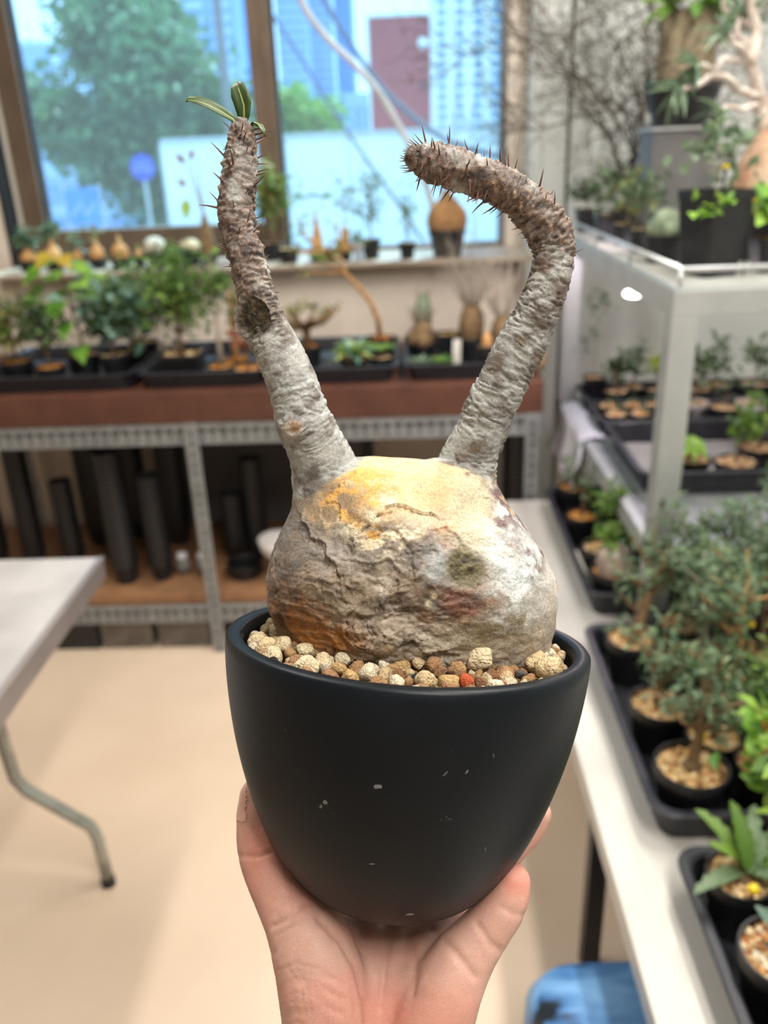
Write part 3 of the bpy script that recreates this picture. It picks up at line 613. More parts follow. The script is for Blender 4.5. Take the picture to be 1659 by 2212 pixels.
# ================================================================== the hand
def HP(px, py, d): c = np.array([(px-829.5)/F*d, -(py-1106)/F*d, -d]); return c
HAND = [
 [(552, 1716, .353, 6.6), (553, 1745, .352, 8.2), (556, 1785, .350, 9.2), (563, 1840, .346, 10.2), (588, 1895, .341, 10.8), (628, 1955, .336, 13), (668, 2025, .331, 16), (692, 2110, .327, 17.5), (712, 2200, .328, 19), (725, 2300, .334, 21), (732, 2500, .345, 24), (735, 2700, .355, 25)],
 [(1107, 1903, .330, 7.4), (1101, 1928, .330, 8.6), (1086, 1962, .330, 9.3), (1050, 2008, .330, 10.0), (1006, 2060, .329, 11.8), (968, 2130, .326, 14), (930, 2210, .327, 17), (912, 2300, .334, 20), (905, 2500, .345, 24), (900, 2700, .355, 25)],
 [(800, 2400, .338, 22), (800, 2250, .336, 19), (798, 2130, .340, 16.5), (792, 2050, .349, 14), (776, 2010, .362, 12), (752, 1990, .385, 10), (752, 1930, .410, 9.5), (790, 1860, .425, 8.5), (835, 1800, .430, 7.5)],
 [(850, 2400, .338, 22), (850, 2250, .336, 19), (852, 2130, .340, 16), (860, 2055, .349, 13.5), (880, 2015, .362, 11.5), (925, 1985, .388, 10), (1000, 1930, .413, 9), (1062, 1850, .425, 8.2), (1095, 1780, .424, 7.2)],
 [(890, 2250, .335, 17), (905, 2150, .336, 15.5), (930, 2075, .342, 13), (955, 2025, .355, 11), (985, 1985, .385, 9.6), (1025, 1925, .408, 9), (1090, 1845, .415, 8.2), (1150, 1785, .410, 7.6), (1163, 1758, .408, 6.6)],
 [(660, 2020, .334, 14), (740, 2055, .345, 12), (800, 2080, .348, 12), (880, 2085, .347, 12), (960, 2085, .338, 11.5)],
 [(700, 2120, .334, 15), (800, 2140, .342, 13), (930, 2140, .333, 14)],
]
hm = MB()
for ch in HAND:
    P_ = np.array([HP(x, y, d) for x, y, d, r in ch]); R_ = np.array([r*.001 for *_, r in ch])
    seg = np.r_[0, np.cumsum(np.linalg.norm(np.diff(P_, axis=0), axis=1))]; t = np.linspace(0, seg[-1], 60)
    Ci = np.stack([np.interp(t, seg, P_[:, k]) for k in range(3)], 1); Ri = np.interp(t, seg, R_)
    for _ in range(3):
        Ci[1:-1] = (Ci[:-2]+2*Ci[1:-1]+Ci[2:])/4; Ri[1:-1] = (Ri[:-2]+2*Ri[1:-1]+Ri[2:])/4
    hm.tube([tuple(c) for c in Ci], list(Ri), 20)
    for e in (0, -1):
        r_ = Ri[e]; hm.lathe([(.0003, -r_*.98)]+[(r_*math.cos(q), r_*math.sin(q)) for q in np.linspace(-1.3, 1.3, 9)]+[(.0003, r_*.98)], 16, c=tuple(Ci[e]))
hand_me = remesh(hm, 0.0011, 14)
V, NV = mesh_arrays(hand_me)
pxx = 829.5-F*V[:, 0]/V[:, 2]; pyy = 1106+F*V[:, 1]/V[:, 2]
front = sstep(-.1, .35, NV[:, 2])
D = np.zeros(len(V))
def crease(pts, w, dp):
    global D
    P_ = np.array([HP(x, y, .33) for x, y in pts])[:, :2]/.33; Q_ = V[:, :2]/(-V[:, 2:3]); best = np.full(len(V), 9.0)
    for a, b2 in zip(P_[:-1], P_[1:]):
        ab = b2-a; t = np.clip(((Q_-a)@ab)/(ab@ab), 0, 1); best = np.minimum(best, np.linalg.norm(Q_-a-t[:, None]*ab, axis=1))
    D -= front*dp*np.exp(-(best*.33/w)**2)
for pts, w, dp in (([(690, 1985), (735, 2030), (770, 2090), (790, 2160), (795, 2212)], .0016, .0013), ([(930, 2005), (985, 2060), (1025, 2110)], .0015, .0010), ([(880, 2020), (900, 2090), (890, 2150)], .0014, .0008), ([(1030, 1995), (1060, 2040), (1078, 2052)], .0014, .0008), ([(1080, 1960), (1110, 1975), (1135, 1978)], .0012, .0005),
                   ([(590, 2000), (625, 1985), (655, 1950)], .0011, .0009), ([(600, 2020), (630, 2000)], .0009, .0006), ([(520, 1848), (560, 1850), (590, 1840)], .0010, .0007), ([(592, 2060), (620, 2010), (650, 1985)], .0010, .0006), ([(840, 2030), (830, 2100), (820, 2180)], .0012, .0006)): crease(pts, w, dp)
for k in range(13):   # fine folds over the ball of the thumb
    y0 = 2085+k*11; crease([(598, y0+14), (640, y0-4+8*math.sin(k)), (690, y0+12), (725+20*math.sin(k*2), y0+30)], .0008, .00042)
for k in range(8):
    x0 = 620+k*16; crease([(x0, 2090), (x0+28, 2130), (x0+36, 2190)], .0007, .0003)
D += fbm(V, 160, 3, 500)*.0003
set_co(hand_me, V+NV*D[:, None])
n1 = fbm(V, 60, 3, 510); n2 = fbm(V, 260, 3, 520)
sk = np.tile(C3(200, 158, 142), (len(V), 1)); sk = blend(sk, C3(206, 148, 134), sstep(-.2, .4, n1)*.7)
sk = blend(sk, C3(212, 132, 114), np.clip(np.exp(-(((pxx-1115)/45)**2+((pyy-1900)/40)**2)) + .8*np.exp(-(((pxx-560)/40)**2+((pyy-1830)/60)**2)) + .6*np.exp(-(((pxx-900)/160)**2+((pyy-2190)/60)**2)), 0, 1)*.7)
sk = blend(sk, C3(226, 178, 160), sstep(.2, .6, n2)*.35); sk = blend(sk, C3(176, 122, 104), sstep(.3, .7, fbm(V, 110, 3, 530))*.3)
set_col(hand_me, sk)
M_SKIN = colmat('skin', 0.5, 0.25, 1600.0, 0.4, 0.10, 1200.0, sss=0.12)
hand_me.polygons.foreach_set('use_smooth', [True]*len(hand_me.polygons)); hand_me.materials.clear(); hand_me.materials.append(M_SKIN)
hand = link(bpy.data.objects.new('person', hand_me)); hand.matrix_world = m4
tag(hand, 'bare left hand and wrist, palm up, cupping the black pot from below', 'hand')
M_NAIL = mat('finger_nail', (222, 176, 160), (206, 160, 146), 60.0, 0.3)
hv = np.array([v.co[:] for v in hand_me.vertices]); sel = (pxx < 548) & (pyy > 1690) & (pyy < 1778) & (NV[:, 0] < -.35)
nf = [tuple(p.vertices) for p in hand_me.polygons if all(sel[i] for i in p.vertices)]; used = sorted({i for f in nf for i in f}); mp_ = {o: k for k, o in enumerate(used)}
nail = MB().add([hv[i]+NV[i]*.00022 for i in used], [tuple(mp_[i] for i in f) for f in nf]).build('thumb_nail', M_NAIL, hand, smooth=True)

# ================================================================== furniture
def R2(d): return math.radians(d)
# ---- slotted-angle rack under the window
RY0, RY1 = 2.185, 2.735
rk = thing('storage_rack', 'grey slotted-angle storage rack with brown timber edge under the window', 'rack', (-0.6, RY0, 0))
def rp(name, x0, x1, y0, y1, z0, z1, mm, bev=0.0, parent=None):
    return MB().box(x0+0.6, x1+0.6, y0-RY0, y1-RY0, z0, z1).build(name, mm, parent or rk, bevel=bev)
RX0, RX1 = -2.0, 0.356
rp('edge_board', RX0, RX1, RY0-.012, RY0+.012, .735, .822, M_BROWN, .004)
rp('bench_top', RX0, RX1, RY0+.012, RY1, .795, .822, M_BROWN)
rp('lower_shelf', RX0, RX1, RY0, RY1, .165, .195, M_WOOD, .003)
def slotted(name, p0, p1, wdt, axis):
    """angle bar with a row of dark punched slots"""
    o = MB().box(p0[0]+.6, p1[0]+.6, p0[1]-RY0, p1[1]-RY0, p0[2], p1[2]).build(name, M_STEEL, rk, bevel=.0015)
    sl_ = MB()
    if axis == 'x':
        n_ = int((p1[0]-p0[0])/.03)
        for k in range(n_):
            x = p0[0]+.6+.015+k*.03; zc = (p0[2]+p1[2])/2
            sl_.box(x-.010, x+.010, p0[1]-RY0-.0006, p0[1]-RY0+.001, zc+.002, zc+.014)
            sl_.box(x-.004, x+.004, p0[1]-RY0-.0006, p0[1]-RY0+.001, zc-.018, zc-.008)
    else:
        n_ = int((p1[2]-p0[2])/.03)
        for k in range(n_):
            z = p0[2]+.015+k*.03; xc = (p0[0]+p1[0])/2+.6
            sl_.box(xc-.003, xc+.003, p0[1]-RY0-.0006, p0[1]-RY0+.001, z-.009, z+.009)
    s_ = sl_.build('punched_slots', M_DARK, o); s_['kind'] = 'stuff'
slotted('front_rail', (RX0, RY0-.008, .672), (RX1, RY0-.004, .734), .06, 'x')
slotted('front_rail', (RX0, RY0-.008, .105), (RX1, RY0-.004, .166), .06, 'x')
for x in (-1.35, -.605, .33):
    slotted('upright', (x-.019, RY0-.014, 0), (x+.019, RY0-.010, .735), .04, 'z')
    rp('upright', x-.02, x+.02, RY1-.004, RY1, 0, .795, M_STEEL)
M_GREYB = mat('grey_back_panel', (104, 102, 104), (84, 83, 86), 4.0, 0.8)
struct('baseboard_back', MB().box(XL, 1.8, YW-.33, YW-.30, 0, .10), M_DARK)
# grey blocks the rack stands on
M_BLOCK = mat('grey_concrete', (118, 110, 102), (92, 86, 80), 18.0, 0.9, bump=.3, bscale=80)
for i, (x0, x1) in enumerate(((-.98, -.82), (-.80, -.64))):
    o = MB().box(0, x1-x0, 0, .10, 0, .088).build('concrete_block', M_BLOCK, None, bevel=.004); o.location = (x0, RY0+.02, 0)
    tag(o, 'grey concrete block under the rack, '+('beside the dark crate' if i == 0 else 'beside the rack upright'), 'block')
ck = MB(); ck.box(0, .14, 0, .12, 0, .008); ck.box(0, .14, 0, .006, .008, .09); ck.box(0, .14, .114, .12, .008, .09); ck.box(0, .006, .006, .114, .008, .09); ck.box(.134, .14, .006, .114, .008, .09)
o = ck.build('plastic_crate', M_BLACKP); o.location = (-1.13, RY0+.02, 0); tag(o, 'small open black crate on the floor under the rack', 'crate')

# ---- pale folding table on the left
TX1, TY1, TZ = -.583, 1.387, .72
ft = thing('folding_table', 'pale grey metal folding table with bent tubular legs', 'table', (TX1-.55, TY1-.45, 0))
M_TTOP = mat('brushed_table_top', (190, 187, 185), (170, 167, 166), 7.0, 0.35, metal=.15)
M_TEDGE = mat('table_edge_metal', (158, 150, 148), (140, 133, 132), 9.0, 0.4, metal=.4)
MB().box(-.55, .55, -.45, .45, TZ-.042, TZ-.002).build('apron', M_TEDGE, ft, bevel=.004)
MB().box(-.548, .548, -.448, .448, TZ-.003, TZ).build('table_top', M_TTOP, ft)
MB().box(.540, .5515, -.4515, .4515, TZ-.004, TZ+.0006).build('edge_strip', M_TEDGE, ft)
M_TUBE = mat('galvanised_tube', (172, 176, 168), (150, 154, 148), 30, .35, metal=.5)
M_FOOT = mat('rubber_foot', (40, 40, 38), None, 30, .8)
def tleg(y, flip):
    P_ = [onY(235, 1900, 1.29), onY(211, 1806, 1.29), onY(196, 1782, 1.29), onY(60, 1706, 1.29), onY(34, 1680, 1.29), onY(5, 1590, 1.29), onY(-20, 1500, 1.29)]
    P_ = [(p[0]-(TX1-.55), y, max(.012, p[2])) for p in P_]; z6 = P_[-1][2]
    P_[-1] = (P_[-1][0], y, TZ-.045)
    if flip: P_ = [(-p[0], p[1], p[2]) for p in P_]
    l = MB().tube(P_, .0125, 12).build('leg', M_TUBE, ft, smooth=True)
    f = MB().lathe([(.0145, 0), (.0145, .02), (.012, .024)], 12, c=(P_[0][0], y, 0)).build('rubber_foot', M_FOOT, l)
for y in (.35, -.35):
    for fl_ in (0, 1): tleg(y, fl_)
# ---- low white plant table on the right
LT_Z = .49; LX0, LX1, LY0, LY1 = .257, 1.25, -.45, 2.15
lt = thing('plant_table', 'long low white table with metal edge carrying black trays', 'table', ((LX0+LX1)/2, (LY0+LY1)/2, 0))
def lp(name, x0, x1, y0, y1, z0, z1, mm, bev=0.0):
    cx, cy = (LX0+LX1)/2, (LY0+LY1)/2; return MB().box(x0-cx, x1-cx, y0-cy, y1-cy, z0, z1).build(name, mm, lt, bevel=bev)
lp('table_top', LX0, LX1, LY0, LY1, LT_Z-.012, LT_Z, M_WHITE, .002)
lp('edge_rail', LX0+.002, LX0+.018, LY0, LY1, LT_Z-.045, LT_Z-.012, M_ALU, .002)
lp('edge_rail', LX1-.018, LX1-.002, LY0, LY1, LT_Z-.045, LT_Z-.012, M_ALU, .002)
for x in (LX0+.03, LX1-.06):
    for y in (1.075, LY0+.03, LY1-.06): lp('leg', x, x+.032, y, y+.032, 0, LT_Z-.012, M_BLACKP, .002)
# ---- two-tier steel rack standing on the low table
KX0, KX1, KY0, KY1 = .437, 1.24, 1.405, 2.42
pr = thing('plant_rack', 'painted steel two-tier plant rack with mesh top standing on the low table', 'rack', (KX0, KY0, LT_Z))
def kp_(name, x0, x1, y0, y1, z0, z1, mm=M_ALU, bev=.0015, parent=None):
    return MB().box(x0-KX0, x1-KX0, y0-KY0, y1-KY0, z0-LT_Z, z1-LT_Z).build(name, mm, parent or pr, bevel=bev)
for x, y in ((KX0, KY0), (KX1-.045, KY0), (KX0, KY1-.045), (KX1-.045, KY1-.045)):
    zb = LT_Z+.0005 if y < 2 else 0.001
    kp_('leg', x, x+.045, y, y+.045, zb, 1.128)
for z in (1.128, .665):
    h = .042
    kp_('beam', KX0, KX1, KY0, KY0+.02, z, z+h); kp_('beam', KX0, KX1, KY1-.02, KY1, z, z+h)
    kp_('beam', KX0, KX0+.02, KY0+.02, KY1-.02, z, z+h); kp_('beam', KX1-.02, KX1, KY0+.02, KY1-.02, z, z+h)
kp_('lower_deck', KX0+.02, KX1-.02, KY0+.02, KY1-.02, .695, .706, M_STEEL)
mg = MB(); zt = 1.166
for k in range(int((KX1-KX0-.03)/.012)): mg.box(.015+k*.012, .0175+k*.012, .012, KY1-KY0-.012, zt-LT_Z, zt+.002-LT_Z)
for k in range(int((KY1-KY0-.03)/.016)): mg.box(.012, KX1-KX0-.012, .015+k*.016, .0185+k*.016, zt+.001-LT_Z, zt+.003-LT_Z)
g = mg.build('mesh_deck', mat('white_mesh', (204, 206, 200), None, 10, .5), pr); g['kind'] = 'stuff'
kp_('deck_support', KX0+.02, KX1-.02, 1.9, 1.93, 1.135, 1.166)
rz0 = 1.172; rzt = 1.202
M_RAIL = mat('bright_guard_rail', (206, 210, 212), None, 10, .3, metal=.5)
def krail(p, q, r=.005): MB().tube([(p[0]-KX0, p[1]-KY0, p[2]-LT_Z), (q[0]-KX0, q[1]-KY0, q[2]-LT_Z)], r, 8).build('guard_rail', M_RAIL, pr, smooth=True)
gx, gy = KX0+.012, KY0+.012
krail((gx, gy, rzt), (gx, KY1-.01, rzt)); krail((gx, gy, rzt), (KX1-.01, gy, rzt))
for y in (gy, gy+.33, gy+.66, KY1-.02): krail((gx, y, rz0-.004), (gx, y, rzt), .004)
for x in (gx+.4, KX1-.02): krail((x, gy, rz0-.004), (x, gy, rzt), .004)
# small round grow lamp under the upper deck, seen glowing beside the side beam
gq = onY(1368, 634, 1.915)
gl_ = thing('grow_light', 'small round glowing white lamp under the upper rack deck', 'light', (float(gq[0]), 1.915, float(gq[2])))
MB().tube([(0, 0, .010), (0, 0, 1.135-float(gq[2]))], .004, 8).build('stem', M_HOUS, gl_)
m, nt, b = newmat('lamp_globe'); b.inputs['Emission Color'].default_value = (1, .90, .98, 1); b.inputs['Emission Strength'].default_value = 5
MB().lathe([(.0005, -.007), (.014, -.0065), (.021, -.003), (.020, .003), (.012, .008), (.0005, .010)], 24, close=False).build('globe', m, gl_, smooth=True)
ld = bpy.data.lights.new('grow_lamp', 'POINT'); ld.shadow_soft_size = .018; ld.energy = 2.2; ld.color = (1, .82, .94)
lo = bpy.data.objects.new('grow_lamp', ld); link(lo, gl_); lo.location = (0, 0, -.028)

# ================================================================== pots, trays and plants
def rrect(w, d, r, n=4):
    out = []
    for cx, cy, a0 in ((w/2-r, d/2-r, 0), (-w/2+r, d/2-r, 90), (-w/2+r, -d/2+r, 180), (w/2-r, -d/2+r, 270)):
        for k in range(n+1): a = R2(a0+90*k/n); out.append((cx+r*math.cos(a), cy+r*math.sin(a)))
    return out
def loft(loops, capb=True, capt=True):
    mb = MB(); n = len(loops[0])
    for l in loops: mb.v += [tuple(p) for p in l]
    for i in range(len(loops)-1):
        for k in range(n):
            k2 = (k+1) % n; mb.f.append((i*n+k, i*n+k2, (i+1)*n+k2, (i+1)*n+k))
    if capb: mb.f.append(tuple(range(n-1, -1, -1)))
    if capt: mb.f.append(tuple((len(loops)-1)*n+k for k in range(n)))
    return mb
TRAYS = []
def tray(name, label, x0, x1, y0, y1, z, h=.058, group=None, lip=.014, r=.035):
    w, d = x1-x0, y1-y0; TRAYS.append((x0, x1, y0, y1, z))
    prof = [(lip*1.6, 0), (lip, h*.9), (0.001, h*.9), (0, h*.97), (.002, h), (lip*.85, h), (lip+.002, h*.94), (lip*1.6+.003, .006)]
    o = loft([[(x, y, zz) for x, y in rrect(w-2*i_, d-2*i_, max(.004, r-i_*.5))] for i_, zz in prof]).build(name, M_TRAY, None, smooth=False)
    o.location = ((x0+x1)/2, (y0+y1)/2, z+.0005); return tag(o, label, 'tray', group)
def round_pot(parent, r, h, rb=None, mm=None, z=0, n=24):
    rb = rb or r*.72
    p_ = [(rb, 0), (r*.93, h*.80), (r, h*.82), (r, h*.99), (r*.985, h), (r*.93, h), (r*.915, h*.97), (r*.88, h*.82), (rb*.9, h*.1), (.0005, h*.08)]
    return MB().lathe([(.0005, .001)]+p_, n, c=(0, 0, z), close=False).build('pot', mm or M_BLACKP, parent, smooth=False)
def square_pot(parent, w, h, wb=None, mm=None):
    wb = wb or w*.74; pr_ = [(wb, 0), (w*.95, h*.88), (w, h*.89), (w, h), (w*.9, h), (w*.88, h*.9), (wb*.9, h*.1)]
    return loft([[(x, y, zz) for x, y in rrect(q, q, q*.12, 3)] for q, zz in pr_]).build('pot', mm or M_BLACKP, parent)
GR = {}
PALS = {'tan': [(220, 192, 142), (186, 144, 96), (232, 212, 168), (146, 108, 72), (208, 168, 112), (226, 202, 154)],
        'pink': [(216, 186, 146), (190, 152, 110), (228, 206, 170), (168, 128, 92), (210, 176, 134)],
        'orange': [(206, 142, 66), (180, 112, 46), (222, 170, 96), (150, 92, 40)],
        'mixed': [(222, 192, 138), (200, 150, 94), (232, 214, 176), (178, 104, 64), (158, 118, 80), (236, 226, 204)]}
def gravel(parent, r, z, pal='tan', n=110, size=.0055, square=False):
    if pal not in GR: GR[pal] = rndmat('gravel_'+pal, PALS[pal], .9, 0, island=True)
    mb = MB(); mb.lathe([(r, 0), (r*.5, .001), (.0005, .0015)], 16, c=(0, 0, z-.002), close=False)
    for k in range(n):
        if square: x, y = random.uniform(-r, r)*.95, random.uniform(-r, r)*.95
        else:
            a = random.uniform(0, 2*PI); q = r*.96*math.sqrt(random.random()); x, y = q*math.cos(a), q*math.sin(a)
        s = size*random.uniform(.5, 1.1); R3 = Euler([random.uniform(0, 6) for _ in range(3)]).to_matrix()
        mb.add([R3@Vector((v[0]*random.uniform(.7, 1.1), v[1], v[2]*.8))*s+Vector((x, y, z+random.uniform(-.001, .002))) for v in oct_], of)
    o = mb.build('gravel', GR[pal], parent); o['kind'] = 'stuff'; return o
LEAFM = {}
def leafmat(key, c1, c2, tr=.3, rough=.5):
    if key not in LEAFM: LEAFM[key] = rndmat2(key, c1, c2, tr, rough)
    return LEAFM[key]
def rndmat2(key, c1, c2, tr_, rough):
    m, nt, b = newmat('leaf_'+key); g = N(nt, 'ShaderNodeNewGeometry'); oi = N(nt, 'ShaderNodeObjectInfo')
    ad = N(nt, 'ShaderNodeMath', operation='ADD'); nt.links.new(g.outputs['Random Per Island'], ad.inputs[0]); nt.links.new(oi.outputs['Random'], ad.inputs[1])
    fr = N(nt, 'ShaderNodeMath', operation='FRACT'); nt.links.new(ad.outputs[0], fr.inputs[0])
    c = ramp(nt, [(0.0, lin(c1)), (1.0, lin(c2))], fr.outputs[0]); nt.links.new(c, b.inputs['Base Color']); b.inputs['Roughness'].default_value = rough
    t_ = N(nt, 'ShaderNodeBsdfTranslucent'); nt.links.new(c, t_.inputs['Color']); mx = N(nt, 'ShaderNodeMixShader'); mx.inputs[0].default_value = tr_
    nt.links.new(b.outputs[0], mx.inputs[1]); nt.links.new(t_.outputs[0], mx.inputs[2]); nt.links.new(mx.outputs[0], nt.nodes['Material Output'].inputs['Surface']); return m
LM_ = {'green': ((70, 112, 44), (128, 158, 70)), 'dark': ((44, 72, 40), (86, 112, 62)), 'grey': ((92, 118, 96), (140, 160, 130)), 'sage': ((74, 100, 76), (128, 150, 112)), 'bright': ((96, 150, 40), (160, 196, 84)), 'olive': ((104, 108, 52), (150, 150, 84)), 'yellow': ((176, 150, 40), (206, 186, 84)), 'lime': ((140, 170, 60), (196, 206, 120)), 'teal': ((96, 140, 120), (150, 184, 170)), 'red': ((120, 56, 44), (150, 96, 60)), 'tree': ((70, 112, 74), (108, 146, 96))}
def LMAT(k): return leafmat(k, *LM_[k])
M_STEM = mat('woody_stem', (126, 104, 82), (96, 78, 62), 60, .8, bump=.3)
M_STEMG = mat('pale_grey_stem', (176, 166, 150), (140, 128, 114), 50, .7, bump=.3)
M_TANC = mat('tan_caudex', (206, 160, 104), (170, 122, 76), 40, .7, bump=.3)
M_BROWNC = mat('brown_caudex', (140, 112, 78), (104, 84, 58), 40, .8, bump=.4)
M_GREYC = mat('grey_caudex', (190, 176, 164), (150, 136, 126), 40, .7, bump=.3)
M_CACT = mat('cactus_green', (116, 134, 106), (150, 164, 138), 60, .7, bump=.4)
M_CACTW = mat('woolly_cactus', (206, 200, 184), (176, 168, 148), 80, .95, bump=.5)
S3 = (0.25, 1.0, 0.1)
def rv(s=1.0): return Vector((random.gauss(0, s), random.gauss(0, s), random.gauss(0, s)))
def foliage(parent, pts, n, L, wd, key, spread, up=0.4, curl=.3, name='foliage', shape=S3):
    mb = MB()
    for k in range(n):
        p = Vector(random.choice(pts)) + rv(spread)*.6; d = rv(1); d.z = d.z*.7+up; d.normalize(); s = random.uniform(.6, 1.25)
        mb.leaf(p, d, rv(1)+Vector((0, 0, 1.2)), L*s, wd*s, curl, shape=shape)
    o = mb.build(name, LMAT(key), parent); o['kind'] = 'stuff'; return o
def branchy(parent, base, h, spread, r0, n, mm, lean=(0, 0), name='stem', wob=.12):
    """a main stem and n side branches; returns branch tips"""
    mb = MB(); P_ = []; k = 7
    for i in range(k):
        t = i/(k-1); P_.append(Vector(base)+Vector((lean[0]*t + random.gauss(0, wob)*h*.12*t, lean[1]*t + random.gauss(0, wob)*h*.12*t, h*t)))
    mb.tube(P_, [r0*(1-.72*i/(k-1)) for i in range(k)], 8); tips = [P_[-1]]
    for j in range(n):
        i = random.randint(2, k-2); p = P_[i]; d = Vector((random.uniform(-1, 1), random.uniform(-1, 1), random.uniform(.2, 1.0))).normalized(); L = spread*random.uniform(.5, 1.05)
        Q_ = [p + d*L*t + Vector((0, 0, .15*L*t*t)) + rv(L*.05) for t in (0, .35, .7, 1)]; Q_[0] = p
        mb.tube(Q_, [r0*.42, r0*.3, r0*.22, r0*.1], 6); tips += Q_[2:]+[Q_[1]*.4+Q_[2]*.6]
    mb.build(name, mm, parent, smooth=True); return tips
def bulb(parent, prof, mm, name='caudex', c=(0, 0, 0), n=18, amp=.06):
    sd_ = random.random()*9
    return MB().lathe(prof, n, c=c, close=False, jit=lambda a, z: 1+amp*math.sin(a*3+sd_+z*60)+amp*.6*math.sin(a*5-z*90+sd_*2)).build(name, mm, parent, smooth=True)
def leaf_objs(parent, specs, key, curl=.3, shape=(0.3, .85, 1.0, .7, .06), mm=None):
    """every leaf an object of its own, sharing one unit leaf"""
    me = None
    for (p, d, u, L, wd) in specs:
        k = (key, shape, curl)
        if k not in UL:
            o = MB().leaf((0, 0, 0), (1, 0, 0), (0, 0, 1), 1.0, 1.0, curl, shape=shape, fold=.12).build('leaf', mm or LMAT(key), None, smooth=True); UL[k] = o.data; bpy.data.objects.remove(o)
        o = bpy.data.objects.new('leaf', UL[k]); link(o, parent); d = Vector(d).normalized(); u = Vector(u); s = d.cross(u).normalized(); u = s.cross(d)
        o.matrix_local = Matrix.Translation(Vector(p)) @ Matrix((( d.x*L, -s.x*wd, u.x*L, 0), (d.y*L, -s.y*wd, u.y*L, 0), (d.z*L, -s.z*wd, u.z*L, 0), (0, 0, 0, 1)))
UL = {}
HEART = (.55, 1.0, .95, .7, .35, .03); LANCE = (.25, .8, 1.0, .85, .5, .05); OVAL = (.2, .75, 1.0, .9, .55, .1)
def P3(a): return tuple(float(v) for v in a)

# ---- trays
for i, (x0, x1) in enumerate(((-1.22, -.757), (-.747, -.385), (-.375, -.027), (-.017, .335))):
    lb = ('black plant tray crowded with heart-leaved greenery on the brown bench', 'black plant tray holding a square pot and slim trunks on the brown bench', 'black plant tray with variegated rosette on the brown bench', 'black plant tray with lumpy cacti on the brown bench')[i]
    tray('plant_tray', lb, x0, x1, 2.20, 2.62, .8225, .045, 'trays on the window bench')
tray('plant_tray', 'black tray of leafy bonsai pots on the low white table', .318, .74, .885, 1.395, LT_Z, .06, 'trays on the low table')
tray('plant_tray', 'black tray with serrated-leaf plant on the low white table', .326, .76, .27, .835, LT_Z, .06, 'trays on the low table')
tray('plant_tray', 'black tray with grey stump and green bush under the rack', .352, .75, 1.50, 2.10, LT_Z, .06, 'trays on the low table')
RD = .706
tray('plant_tray', 'half-empty black tray with pale liner on the rack deck', .474, .84, 1.63, 2.0, RD, .055, 'trays on the rack deck')
tray('plant_tray', 'wide black tray of round gravel pots on the rack deck', .474, 1.2, 2.01, 2.18, RD, .05, 'trays on the rack deck')
tray('plant_tray', 'wide black tray of dark leafy pots at the back of the rack deck', .474, 1.2, 2.19, 2.39, RD, .05, 'trays on the rack deck')
tray('plant_tray', 'empty black tray beyond the half-empty one on the rack deck', .85, 1.2, 1.63, 2.0, RD, .05, 'trays on the rack deck')

# ---- stacks of empty nursery pots on the lower shelf
def stack(px, pyb, n, r, label, dz=.0165, yoff=.0, lean=0.0):
    y = RY0+.06+yoff+r; b_ = onY(px, 1300, y); x = b_[0]
    for k in range(n):
        if k == 0: me = round_pot(None, r, r*1.7); base = me.data; o = me; o.name = 'nursery_pot'
        else: o = bpy.data.objects.new('nursery_pot', base); COL.objects.link(o)
        o.location = (x+lean*k, y, .1955+k*dz); lb_ = label.replace('empty black nursery pot in', 'topmost black nursery pot of') if k == n-1 else label.replace('empty black nursery pot in', 'lowest black nursery pot of') if k == 0 else label
        tag(o, lb_, 'plant pot', label.replace('nursery pot in', 'pots of').replace('empty black ', ''))
stack(285, 1260, 24, .042, 'empty black nursery pot in the tall stack nearest the folding table', .0155)
stack(362, 1240, 19, .038, 'empty black nursery pot in the stack next to the glass jars', .0155, .02)
stack(182, 1200, 17, .034, 'empty black nursery pot in the short narrow stack', .0155, .10)
stack(100, 1200, 27, .036, 'empty black nursery pot in the tall ribbed stack by the short one', .0145, .13)
stack(20, 1200, 27, .040, 'empty black nursery pot in the stack behind the folding table', .0145, .13)
stack(245, 1200, 26, .045, 'empty black nursery pot in the stack against the panel', .0155, .30)
stack(330, 1200, 27, .045, 'empty black nursery pot in the fat stack behind the front ones', .0155, .34)
stack(410, 1200, 20, .045, 'empty black nursery pot in the stack behind the glass jars', .0155, .28)
stack(525, 1180, 12, .036, 'empty black nursery pot in the shorter stack beyond the rack upright', .0155, .14)
stack(572, 1180, 19, .036, 'empty black nursery pot in the taller stack beyond the rack upright', .0155, .16)
for px, r, n_ in ((790, .05, 25), (1010, .05, 25), (1110, .045, 24)):
    stack(px, 1180, n_, r, 'empty black nursery pot in a stack under the %s tray' % {680: 'rosette', 790: 'bonsai', 900: 'cactus', 1010: 'twiggy', 1110: 'last'}[px], .0155, .14)
o = MB().box(-.28, .28, 0, .01, 0, .50).build('back_board', M_GREYB); o.location = (-.52, RY1-.02, .1955); tag(o, 'dull grey board leaning at the back of the lower rack shelf', 'board')
p = onZ(527, 1250, .196); o = round_pot(None, .055, .045, .05); o.name = 'low_bowl'; o.location = (p[0], p[1]+.03, .1955); tag(o, 'low round black bowl on the lower rack shelf', 'bowl')
m, nt, b = newmat('clear_glass'); b.inputs['Base Color'].default_value = (.85, .92, .92, 1); b.inputs['Roughness'].default_value = .1; b.inputs['Transmission Weight'].default_value = .8; M_CLR = m
